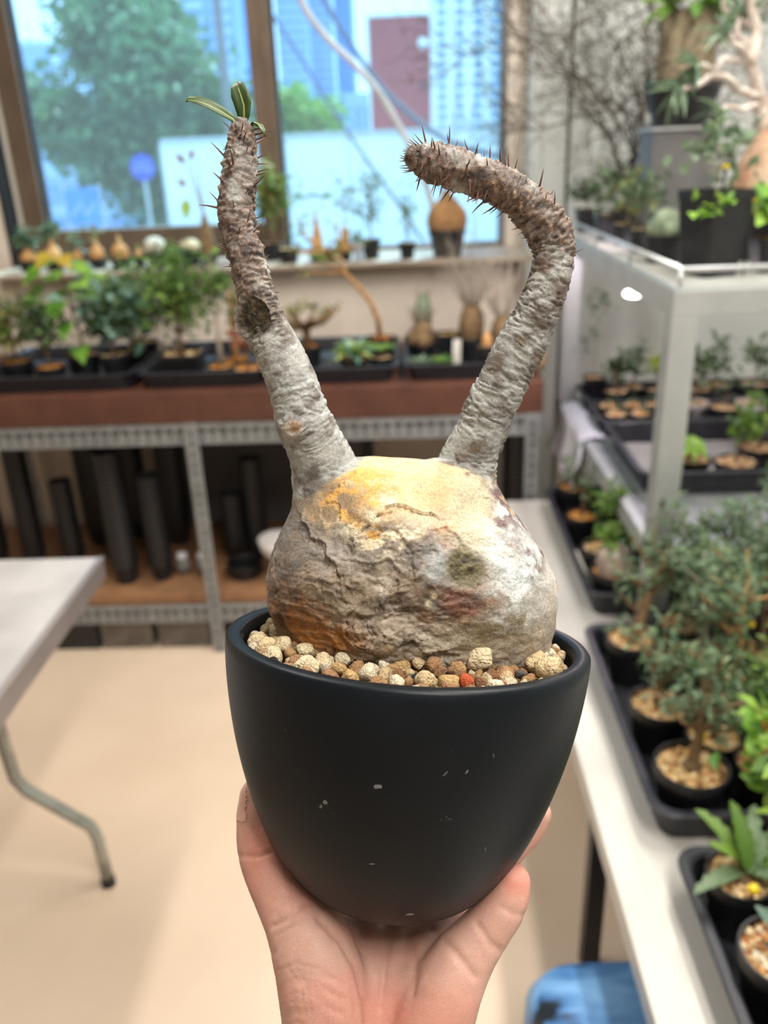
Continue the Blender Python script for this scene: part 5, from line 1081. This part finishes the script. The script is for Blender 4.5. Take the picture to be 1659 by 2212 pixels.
# white sheet folded over the rack's side beam
sv = []; sf = []; ny, nz = 14, 12
for i in range(ny):
    y = 1.99+.33*i/(ny-1)
    for j in range(nz):
        s = j/(nz-1)*.19-.05
        if s < 0: x, z = KX0+.02+s*-.6, .7125+.004
        else: x, z = KX0-.006-.012*math.sin(i*.9+s*20)*min(1, s*12)-.02*min(1, s*6), .7125-s
        sv.append((x, y+.02*math.sin(j*.8), z))
for i in range(ny-1):
    for j in range(nz-1): sf.append((i*nz+j, i*nz+j+1, (i+1)*nz+j+1, (i+1)*nz+j))
o = MB().add(sv, sf).build('plastic_sheet', mat('white_sheet', (226, 228, 236), (206, 208, 220), 6, .4, trans=.2), None, smooth=True); md = o.modifiers.new('t', 'SOLIDIFY'); md.thickness = .0015; tag(o, 'crumpled white plastic sheet hanging over the rack side beam', 'sheet')

# ================================================================== top of the rack
TZ2 = 1.1695
def top(px, py, z=TZ2): q = onZ(px, py, z); return (float(q[0]), float(q[1]), TZ2)
loc = top(1528, 592); t = potted('trailing_plant', 'tall square black pot with trailing green herb at the rack corner', (loc[0], loc[1], TZ2), .050, .145, 'tan', True, rz=.35); tips = branchy(t, (0, 0, .13), .06, .10, .002, 12, M_STEMG); foliage(t, tips, 80, .024, .016, 'sage', .03, shape=OVAL); foliage(t, [(-.05, -.03, .13), (-.06, -.04, .11), (-.03, -.05, .12)], 18, .024, .018, 'bright', .01, name='hanging_leaves')
loc = top(1432, 566); t = cactus_lump('cactus', 'round grey-green cactus pair in the low pot beside the tall square pot', (loc[0], loc[1], TZ2), .030, .055, M_CACT, 3, 'tan', 0, potr_=.045, poth=.055)
ROW = [(1268, 500, .06, 'farthest along the guard rail, square and tall', True), (1312, 518, .06, 'second along the guard rail, square', True), (1352, 530, .05, 'with dry straw along the guard rail', False), (1388, 545, .05, 'with brown gravel beside the cactus pair', False)]
for i, (px, py, h_, w_, sq) in enumerate(ROW):
    loc = top(px, py); t = potted('herb_pot', 'black pot of thin herbs '+w_, (max(loc[0], .50), loc[1], TZ2), .034, h_, 'tan', sq); tips = branchy(t, (0, 0, h_*.85), .07+.01*i, .05, .002, 9, M_STEMG); foliage(t, tips, 130, .024, .010, ('dark', 'sage', 'olive', 'sage')[i], .022)
for i, (px, py, key, hh, w_) in enumerate(((1400, 490, 'sage', .09, 'taller, in the second row'), (1450, 480, 'sage', .12, 'broad-leaved, in the second row behind the cactus'), (1340, 480, 'dark', .08, 'low and dusky, in the second row'), (1500, 490, 'sage', .10, 'behind the tall square pot'))):
    loc = top(px, py); t = potted('herb_pot', 'black pot of leafy herbs '+w_, (loc[0]+.03, loc[1]+.03, TZ2), .036, .06, 'tan'); tips = branchy(t, (0, 0, .05), hh, .09, .003, 12, M_STEMG); foliage(t, tips, 120, .028, .013, key, .03, shape=OVAL)
# bare zigzag shrub
loc = (.585, 2.365, TZ2); t = potted('zigzag_shrub', 'leafless zigzag-twigged shrub spreading against the white wall', loc, .04, .06, 'tan'); mb = MB(); rz_ = random.Random(11); NZ = [0]
def zig(p, d, L, r, dep_):
    P_ = [p]; k = 0; q = p
    while k*.016 < L and k < 40:
        d2 = (d + Vector((rz_.uniform(-1, 1), rz_.uniform(-1, 1), rz_.uniform(-1, 1)))*.55).normalized(); q = q + d2*.018; P_.append(q); k += 1
        d = (d*.85+d2*.15).normalized()
        NZ[0] += 1
        if dep_ > 0 and k > 1 and NZ[0] < 26000 and rz_.random() < (.5 if dep_ > 1 else .42):
            e = (d + Vector((rz_.uniform(-1, 1), rz_.uniform(-.7, .7), rz_.uniform(-1, .9)))*1.1).normalized(); zig(q, e, L*rz_.uniform(.35, .62), r*.6, dep_-1)
    mb.tube(P_, [max(.0009, r*(1-.75*i/len(P_))) for i in range(len(P_))], 4)
B0 = Vector((0, 0, .05)); zig(B0, Vector((.08, .12, 1)), .55, .0055, 3); zig(Vector((0, 0, .13)), Vector((-.55, -.05, 1)), .52, .0045, 3); zig(Vector((.01, 0, .2)), Vector((-.8, 0, .7)), .42, .0035, 3); zig(Vector((.02, 0, .25)), Vector((.5, .25, .7)), .25, .003, 2); zig(Vector((-.02, 0, .3)), Vector((-1, 0, .15)), .36, .003, 3)
o = mb.build('twigs', mat('dark_twig', (62, 54, 46), (84, 76, 62), 40, .8), t); o['kind'] = 'stuff'
# steel stand with barrel-trunk plant in a bowl pot
sx, sy = float(onY(1468, 270, 2.16)[0]), 2.16
st_ = thing('steel_stand', 'plain grey steel box stand holding the bowl pot', 'stand', (sx, sy, TZ2+.0005)); SH = float(onY(1470, 275, sy)[2]-TZ2)
MB().box(-.075, .075, -.06, .06, 0, SH-.006).build('box', mat('dull_zinc', (128, 128, 128), (104, 104, 106), 8, .45, metal=.5), st_, bevel=.003); MB().box(-.08, .08, -.065, .065, SH-.006, SH).build('top_plate', M_RAIL, st_)
t = thing('barrel_trunk_plant', 'stout grey barrel trunk with broad green leaves in a black bowl pot', 'potted plant', (sx, sy, TZ2+SH+.001)); round_pot(t, .088, .098, .06); gravel(t, .078, .088, 'tan', 60)
bulb(t, [(.066, .075), (.064, .12), (.062, .18), (.060, .215), (.052, .235), (.03, .24), (.0005, .242)], mat('barrel_bark', (150, 136, 112), (112, 100, 80), 24, .85, bump=.5), 'trunk', n=28, amp=.03)
leaf_objs(t, [((.03*math.cos(a), .03*math.sin(a), .235+random.uniform(0, .03)), (math.cos(a), math.sin(a)-.3, random.uniform(-.3, .7)), (0, -.3, 1), random.uniform(.06, .1), .034) for a in np.linspace(0, 6, 18)], 'green', shape=LANCE)
leaf_objs(t, [((.04*math.cos(a), .04*math.sin(a), .24), (math.cos(a), math.sin(a)-.3, -.2), (0, -.3, 1), .07, .03) for a in np.linspace(.3, 6.2, 8)], 'green', shape=LANCE)
# pale branching caudex at the rack's right
bx = onY(1640, 500, 1.78); t = thing('branching_caudex', 'pale swollen caudex with twisting silvery branches and narrow grey leaves', 'potted plant', (float(bx[0])+.02, 1.80, TZ2)); round_pot(t, .10, .09, .08); gravel(t, .09, .08, 'orange', 160, .007)
M_PALE = mat('pale_silver_bark', (216, 208, 200), (172, 152, 140), 26, .6, bump=.4); M_CAU = mat('ruddy_caudex_bark', (204, 182, 156), (170, 126, 96), 20, .6, bump=.4)
bulb(t, [(.055, .07), (.075, .10), (.078, .14), (.062, .19), (.038, .24), (.026, .27), (.0005, .29)], M_CAU, n=28); mb = MB(); o0 = Vector(t.location); sp = []
def bpath(pts, r0):
    P_ = [Vector(onY(x, y, 1.80+dy))-o0 for x, y, dy in pts]; r0 *= .78; mb.tube(P_, [r0*(1-.5*i/len(P_)) for i in range(len(P_))], 9); e = P_[-1]; d0 = (P_[-1]-P_[-2]).normalized()
    for k in range(12):
        a = k*2.4; u = d0.orthogonal().normalized(); u.rotate(Quaternion(d0, a)); sp.append((e, d0*.7+u*random.uniform(.5, 1.3), (0, 0, 1), random.uniform(.04, .07), .0105))
def wig(pts, n_=3):
    out_ = []
    for (x0, y0, d0_), (x1, y1, d1_) in zip(pts[:-1], pts[1:]):
        for k in range(n_): f_ = k/n_; out_.append((x0+(x1-x0)*f_+random.gauss(0, 2.2), y0+(y1-y0)*f_+random.gauss(0, 2.2), d0_+(d1_-d0_)*f_))
    return out_+[pts[-1]]
bpath(wig([(1650, 290, 0), (1640, 220, 0), (1625, 140, -.01), (1632, 60, 0), (1615, -40, 0)]), .019)
bpath(wig([(1655, 280, .02), (1680, 160, .03), (1690, 60, .03), (1670, -40, .03)]), .018)
bpath(wig([(1635, 215, -.01), (1595, 192, -.04), (1570, 170, -.06), (1541, 165, -.07), (1509, 182, -.08), (1472, 197, -.09)]), .011)
bpath(wig([(1625, 140, -.01), (1590, 126, -.03), (1558, 131, -.05), (1546, 148, -.06), (1509, 143, -.07)]), .010)
bpath(wig([(1625, 145, -.01), (1605, 106, -.04), (1583, 91, -.05), (1573, 72, -.06)]), .010)
bpath(wig([(1632, 110, 0), (1612, 90, .0), (1590, 70, .0), (1600, 40, .01)]), .008)
bpath(wig([(1640, 225, -.01), (1610, 238, -.05), (1575, 228, -.07), (1556, 240, -.08)]), .008)
bpath(wig([(1632, 60, 0), (1600, 40, .02), (1565, 20, .03), (1560, -20, .03)]), .010)
mb.build('branches', M_PALE, t, smooth=True); leaf_objs(t, sp, 'grey', shape=LANCE, curl=.2)
# bright-leaved plant with two yellow markers
loc = onY(1640, 470, 1.60); t = potted('broad_leaf_plant', 'bright green broad-leaved plant in front of the ruddy caudex', (float(loc[0])+.03, 1.60, TZ2), .035, .06, 'orange', True)
leaf_objs(t, [((.0, 0, .10+.012*(k % 4)), (math.cos(a), math.sin(a)-.5, .1), (0, -.4, 1), .075, .05) for k, a in enumerate(np.linspace(1.8, 6.5, 11))], 'bright', shape=OVAL); MB().tube([(0, 0, .05), (0, 0, .13)], .003, 6).build('stem', M_STEMG, t)
q = onY(1568, 362, 1.55); pz = float(q[2])
for px, py, lb in ((1568, 362, 'round yellow marker on a tall black stick by the square pot'), (1625, 433, 'round yellow marker on a tall black stick under the broad leaves')):
    q = onY(px, py, 1.56); L = float(q[2])-TZ2; tt_ = thing('plant_marker', lb, 'marker', (float(q[0]), 1.56, TZ2), 0, 'yellow round plant markers'); MB().tube([(0, 0, 0), (0, 0, L)], .0025, 6).build('stick', M_BLACKP, tt_); MB().lathe([(.0005, L-.002), (.007, L-.001), (.007, L+.003), (.0005, L+.0065)], 14, close=False).build('round_cap', M_YEL, tt_)

# pots stand side by side, never inside one another
for it in range(140):
    for i in range(len(REG)):
        for j in range(i):
            a, c = REG[i], REG[j]
            if abs(a[0].location.z-c[0].location.z) > .05: continue
            dx = a[0].location.x-c[0].location.x; dy = a[0].location.y-c[0].location.y; d = math.hypot(dx, dy) or 1e-4; ov = a[1]+c[1]+.001-d
            if ov > 0: a[0].location.x += dx/d*ov*.5; a[0].location.y += dy/d*ov*.5; c[0].location.x -= dx/d*ov*.5; c[0].location.y -= dy/d*ov*.5
    for a in REG:
        l = a[0].location
        best_ = min((tr_ for tr_ in TRAYS if abs(l.z-tr_[4]) < .012), key=lambda q_: math.hypot(max(q_[0]-l.x, 0, l.x-q_[1]), max(q_[2]-l.y, 0, l.y-q_[3])), default=None)
        if best_:
            mg_ = .021+a[1]*.92; l.x = min(max(l.x, best_[0]+mg_), best_[1]-mg_); l.y = min(max(l.y, best_[2]+mg_), best_[3]-mg_)
        elif abs(l.z-(LZ+.0005)) < .001: l.y = min(max(l.y, 2.745+a[1]), 3.06-a[1])
        elif abs(l.z-BZ) < .001: l.y = min(max(l.y, 2.222+a[1]), 2.73-a[1])
        elif abs(l.z-(RD+.0068)) < .001: l.x = max(l.x, .497+a[1])
        elif abs(l.z-(LT_Z+.0068)) < .001: l.x = max(l.x, .348+a[1])
        elif abs(l.z-TZ2) < .001: l.x = max(l.x, .455+a[1])
# ---- blue sack on the floor
bs = loft([[(x, y, zz) for x, y in rrect(w_, d_, .05, 5)] for w_, d_, zz in ((.30, .30, 0), (.34, .33, .03), (.34, .34, .16), (.33, .33, .275), (.30, .30, .315), (.2, .2, .322))]).build('blue_sack', None, None, smooth=True)
m, nt, b = newmat('blue_printed_sack'); tc = N(nt, 'ShaderNodeTexCoord'); mp = N(nt, 'ShaderNodeMapping'); mp.inputs['Scale'].default_value = (9, 26, 9); mp.inputs['Rotation'].default_value = (0, 0, .7); nt.links.new(tc.outputs['Object'], mp.inputs[0])
n1_ = N(nt, 'ShaderNodeTexNoise', Scale=1.0, Detail=3.0); nt.links.new(mp.outputs[0], n1_.inputs['Vector']); c_ = ramp(nt, [(.36, lin((24, 34, 44))), (.44, lin((70, 118, 172))), (.62, lin((112, 160, 206)))], n1_.outputs['Fac']); nt.links.new(c_, b.inputs['Base Color']); b.inputs['Roughness'].default_value = .45
bp = N(nt, 'ShaderNodeBump', Strength=.5, Distance=.02); nt.links.new(n1_.outputs['Fac'], bp.inputs['Height']); nt.links.new(bp.outputs['Normal'], b.inputs['Normal']); bs.data.materials.append(m)
q = onZ(1128, 2100, .29); bs.location = (float(q[0])+.17, .70, .0005); bs.rotation_euler = (0, 0, .04); tag(bs, 'bulging blue sack with dark printed streaks on the floor by the table', 'sack')

# ================================================================== outdoors, beyond the window
GZ0 = -.6
M_ROAD = mat('street_ground', (150, 152, 150), (130, 132, 132), 1.0, .9)
struct('ground', MB().box(-60, 60, YW+.25, 160, GZ0-.1, GZ0), M_ROAD)
def out(px, py, Y): return onY(px, py, Y)
def bnd(px0, px1, pyt, Y):
    a = out(px0, pyt, Y); c = out(px1, pyt, Y); return float(a[0]), float(c[0]), float(max(a[2], c[2]))
# hoarding of white sheets
HY = 9.0; hx0, hx1, hz1 = bnd(345, 1160, 305, HY)
hd = thing('site_hoarding', 'white sheet hoarding fence across the street', 'fence', (hx0, HY, GZ0)); M_HOARD = mat('hoarding_white', (232, 236, 236), (220, 226, 228), .8, .6)
npan = 6; pw = (hx1-hx0)/npan
for k in range(npan): MB().box(k*pw+.006, (k+1)*pw-.006, 0, .03, .03, hz1-GZ0-.03).build('panel', M_HOARD, hd)
MB().box(0, hx1-hx0, -.02, .05, hz1-GZ0-.03, hz1-GZ0+.02).build('cap_rail', M_ALU, hd)
for k in range(npan+1): MB().box(k*pw-.03, k*pw+.03, .03, .09, 0, hz1-GZ0-.03).build('post', M_ALU, hd)
# maroon board
mx0, mx1, mz1 = bnd(795, 928, 38, 14); mz0 = float(out(860, 297, 14)[2])
t = thing('maroon_board', 'tall maroon board with pale frame and white round emblem above the hoarding', 'board', (mx0, 14, GZ0)); w_ = mx1-mx0; M_MAR = mat('maroon_paint', (168, 62, 66), (150, 52, 58), .6, .6)
MB().box(0, w_, 0, .08, mz0-GZ0-.1, mz1-GZ0).build('board_face', M_MAR, t)
for a0, a1, c0, c1 in ((-.04, 0, mz0-GZ0-.1, mz1-GZ0+.04), (w_, w_+.04, mz0-GZ0-.1, mz1-GZ0+.04), (0, w_, mz1-GZ0, mz1-GZ0+.04)): MB().box(a0, a1, -.02, .1, c0, c1).build('frame', M_HOARD, t)
for x in (.1, w_-.2): MB().box(x, x+.1, .08, .18, 0, mz0-GZ0).build('post', M_ALU, t)
q = out(914, 92, 13.98); e = MB().lathe([(.0005, 0), (.075, 0), (.075, .01), (.0005, .011)], 20, close=False).build('round_emblem', M_HOARD, t); e.rotation_euler = (PI/2, 0, 0); e.location = (float(q[0])-mx0, -.003, float(q[2])-GZ0)
q = out(914, 185, 13.98); e = MB().lathe([(.0005, 0), (.05, 0), (.05, .01), (.0005, .011)], 20, close=False).build('round_emblem', mat('emblem_dark', (84, 42, 54), None, 3, .6), t); e.rotation_euler = (PI/2, 0, 0); e.location = (float(q[0])-mx0, -.003, float(q[2])-GZ0)
# trees
M_TRUNK = mat('tree_trunk', (96, 84, 72), (70, 60, 50), 5, .9)
def tree(label, px, py, Y, rx, rz, n, key, L, c=None):
    q = out(px, py, Y); t = thing('tree', label, 'tree', (float(q[0]), Y, GZ0)); zc = float(q[2])-GZ0
    mb = MB(); mb.tube([(0, 0, 0), (.05, 0, zc*.5), (0, 0, zc), (.05, 0, zc+rz*.6)], [rx*.09, rx*.075, rx*.05, rx*.02], 8); cl = []
    for k in range(34):
        v = rv(1).normalized()*random.uniform(.45, .95); p = Vector((v.x*rx, v.y*rx*.8, zc+v.z*rz)); cl.append(p)
        if k < 14: mb.tube([(0, 0, zc-rz*.5), (p*.5+Vector((0, 0, zc*.5))), p], [rx*.04, rx*.02, rx*.008], 5)
    mb.build('trunk', M_TRUNK, t); f = MB()
    for k in range(n):
        p = random.choice(cl)+rv(1)*rx*.16; f.leaf(p, rv(1), rv(1)+Vector((0, 0, .8)), L*random.uniform(.6, 1.3), L*.6, .2, shape=(.3, 1, .1))
    o = f.build('crown', LMAT(key), t); o['kind'] = 'stuff'
tree('large round street tree with dense green crown behind the left window pane', 300, 235, 15, 1.72, 1.80, 17000, 'tree', .19)
tree('thin upper crown of a taller green tree rising behind the large one', 265, 10, 19, 1.2, 1.7, 5500, 'tree', .2)
tree('small bright green tree peeking over the hoarding', 655, 265, 17, .70, .62, 3600, 'bright', .13)
# round blue sign
q = out(308, 362, 12); r_ = .17; t = thing('round_sign', 'round blue sign with two rows of white strokes on a post', 'sign', (float(q[0]), 12, GZ0)); zc = float(q[2])-GZ0
M_BLUE = mat('sign_blue', (40, 76, 190), None, 3, .5); M_SW = mat('sign_white', (220, 226, 236), None, 3, .5)
MB().tube([(0, .03, 0), (0, .03, zc)], .025, 8).build('post', M_ALU, t); e = MB().lathe([(.0005, 0), (r_, 0), (r_, .015), (.0005, .016)], 28, close=False).build('disc', M_BLUE, t); e.rotation_euler = (PI/2, 0, 0); e.location = (0, .01, zc)
for z_, n_ in ((.045, 4), (-.03, 6)):
    for k in range(n_):
        x = (k-(n_-1)/2)*.05; MB().box(x-.016, x-.008, -.012, -.008, zc+z_-.022, zc+z_+.022).build('stroke', M_SW, t); MB().box(x-.008, x+.012, -.012, -.008, zc+z_-.004+.01*(k % 2), zc+z_+.004+.01*(k % 2)).build('stroke', M_SW, t)
# blue banner
bx0, bx1, bz1 = bnd(136, 212, 410, 11); bz0 = float(out(170, 480, 11)[2]); t = thing('blue_banner', 'bright blue street banner with white strokes low in the left pane', 'banner', (bx0, 11, GZ0))
MB().box(0, bx1-bx0, 0, .02, bz0-GZ0, bz1-GZ0).build('banner_cloth', mat('banner_blue', (48, 120, 214), (70, 144, 226), 2, .6), t)
for x in (0, bx1-bx0): MB().tube([(x, .03, 0), (x, .03, bz1-GZ0+.05)], .02, 6).build('pole', M_ALU, t)
for k in range(7):
    x = .06+.058*k; z_ = bz0-GZ0+.10+.05*(k % 3); MB().box(x, x+.035, -.004, -.001, z_, z_+.016).build('stroke', M_SW, t); MB().box(x+.012, x+.022, -.004, -.001, z_-.05, z_+.05).build('stroke', M_SW, t)
# buildings
def building(label, px0, px1, pyt, Y, dep_, wall, glass, cols, rows, z0w=1.0, ww=.62, wh=.6, name='building', strips=False, base=None):
    x0, x1, z1 = bnd(px0, px1, pyt, Y); t = thing(name, label, 'building', ((x0+x1)/2, Y, GZ0)); hw = (x1-x0)/2; hgt = z1-GZ0
    MB().box(-hw, hw, 0, dep_, 0, hgt).build('wall', wall, t); MB().box(-hw-.1, hw+.1, -.1, dep_+.1, hgt, hgt+.4).build('roof', wall, t)
    cw = 2*hw/cols; zb = max(0, base-GZ0) if base else 0; rh = (hgt-zb)/rows
    wm = MB().box(-cw*ww/2, cw*ww/2, -.05, .02, -rh*wh/2, rh*wh/2).build('window', glass, t); first = True
    for i in range(cols):
        for j in range(rows):
            o = wm if first else bpy.data.objects.new('window', wm.data)
            if not first: link(o, t)
            first = False; o.location = (-hw+cw*(i+.5), 0, zb+rh*(j+.5))
    return t
M_APT = mat('apartment_white', (236, 236, 224), (224, 226, 218), .2, .8); M_GLB = mat('blue_glazing', (120, 164, 200), (96, 140, 186), .3, .15); M_TWR = mat('tower_blue', (120, 158, 212), (136, 172, 220), .15, .4); M_TWR2 = mat('tower_pale', (178, 204, 232), (164, 192, 226), .15, .4); M_GLD = mat('tower_glass', (84, 128, 206), (100, 146, 216), .2, .15)  # blue glass fronts, with distance haze and window tint painted in
building('white apartment block with two columns of blue windows behind the maroon board', 928, 1100, -420, 60, 4, M_APT, M_GLB, 4, 34, ww=.42, wh=.55)
building('blue glass tower with horizontal bands seen beside the window mullion', 555, 625, -500, 70, 4, M_TWR, M_TWR2, 1, 40, ww=.96, wh=.7)
building('pale tower with fine bands next to the blue glass tower', 628, 690, -450, 75, 4, M_TWR2, M_TWR, 3, 40, ww=.8, wh=.6)
building('deep blue slab tower behind the hose', 690, 745, -300, 80, 4, M_TWR, M_GLD, 2, 36, ww=.9, wh=.85)
building('low pale blue block with dark upright windows over the hoarding', 745, 800, 215, 70, 7, M_TWR2, M_GLD, 3, 2, ww=.4, wh=.7)
building('slim pale tower at the edge of the left pane', 45, 105, 105, 65, 10, M_TWR2, M_TWR, 4, 24, ww=.6, wh=.5)
building('tall grey-blue tower behind the left side of the street tree', 120, 210, -300, 85, 4, M_TWR2, M_TWR, 4, 30, ww=.5, wh=.5)
building('wide blue office building with banded facade behind the street tree', 345, 470, -350, 60, 4, M_TWR, M_TWR2, 2, 26, ww=.7, wh=.5)
building('bright blue tower by the window mullion in the left pane', 468, 545, -260, 66, 4, M_TWR2, M_GLD, 2, 26, ww=.7, wh=.5)
# far low street blocks to close the view at the left
building('low pale blue shopfront at the foot of the street tree', 90, 345, 385, 24, 4, M_TWR2, M_TWR, 6, 2, ww=.7, wh=.6)
# utility pole, cables, and a reflection built as a cable
q = out(488, 200, 13); t = thing('utility_pole', 'slim grey utility pole in front of the bright blue tower', 'pole', (float(q[0]), 13, GZ0)); MB().tube([(0, 0, 0), (0, 0, 6)], [.075, .055], 10).build('shaft', M_FRAMEG, t); MB().box(-.4, .4, -.04, .04, 4.0, 4.08).build('crossarm', M_FRAMEG, t)
M_CABLE = mat('dark_cable', (70, 78, 96), None, 9, .6); M_HOSE = mat('pale_hose', (196, 198, 200), (176, 178, 182), 20, .5)
def cable(name, label, pts, Y, r, mm):
    P_ = [Vector(out(x, y, Y)) for x, y in pts]; Q_ = []
    for i in range(len(P_)-1):
        for k in range(6):
            t = k/6; p0 = P_[max(i-1, 0)]; p1 = P_[i]; p2 = P_[i+1]; p3 = P_[min(i+2, len(P_)-1)]
            Q_.append(.5*((2*p1)+(p2-p0)*t+(2*p0-5*p1+4*p2-p3)*t*t+(3*p1-p0-3*p2+p3)*t**3))
    Q_.append(P_[-1]); c0 = Q_[0]; o = MB().tube([p-c0 for p in Q_], r, 10).build(name, mm, None, smooth=True); o.location = c0; return tag(o, label, name.split('_')[-1])
cable('hanging_hose', 'pale grey hose drooping diagonally across the right pane to the ledge', [(600, -160), (650, 0), (700, 75), (760, 135), (815, 195), (860, 270), (900, 345), (930, 430), (945, 520)], 3.02, .011, M_HOSE)
cable('power_and_mirrored_cable', 'dark cable sagging from the wall top across the maroon board', [(640, -120), (700, 0), (745, 75), (795, 150), (850, 215), (960, 300), (1085, 340)], 8.2, .024, M_CABLE)
cable('power_and_mirrored_cable', 'dark reflection built as a thin cable running down across the blue tower and hoarding', [(520, -90), (568, 0), (650, 125), (740, 270), (880, 470), (960, 590)], 8.0, .014, M_CABLE)  # stands in for a dark reflection in the window, no real cable
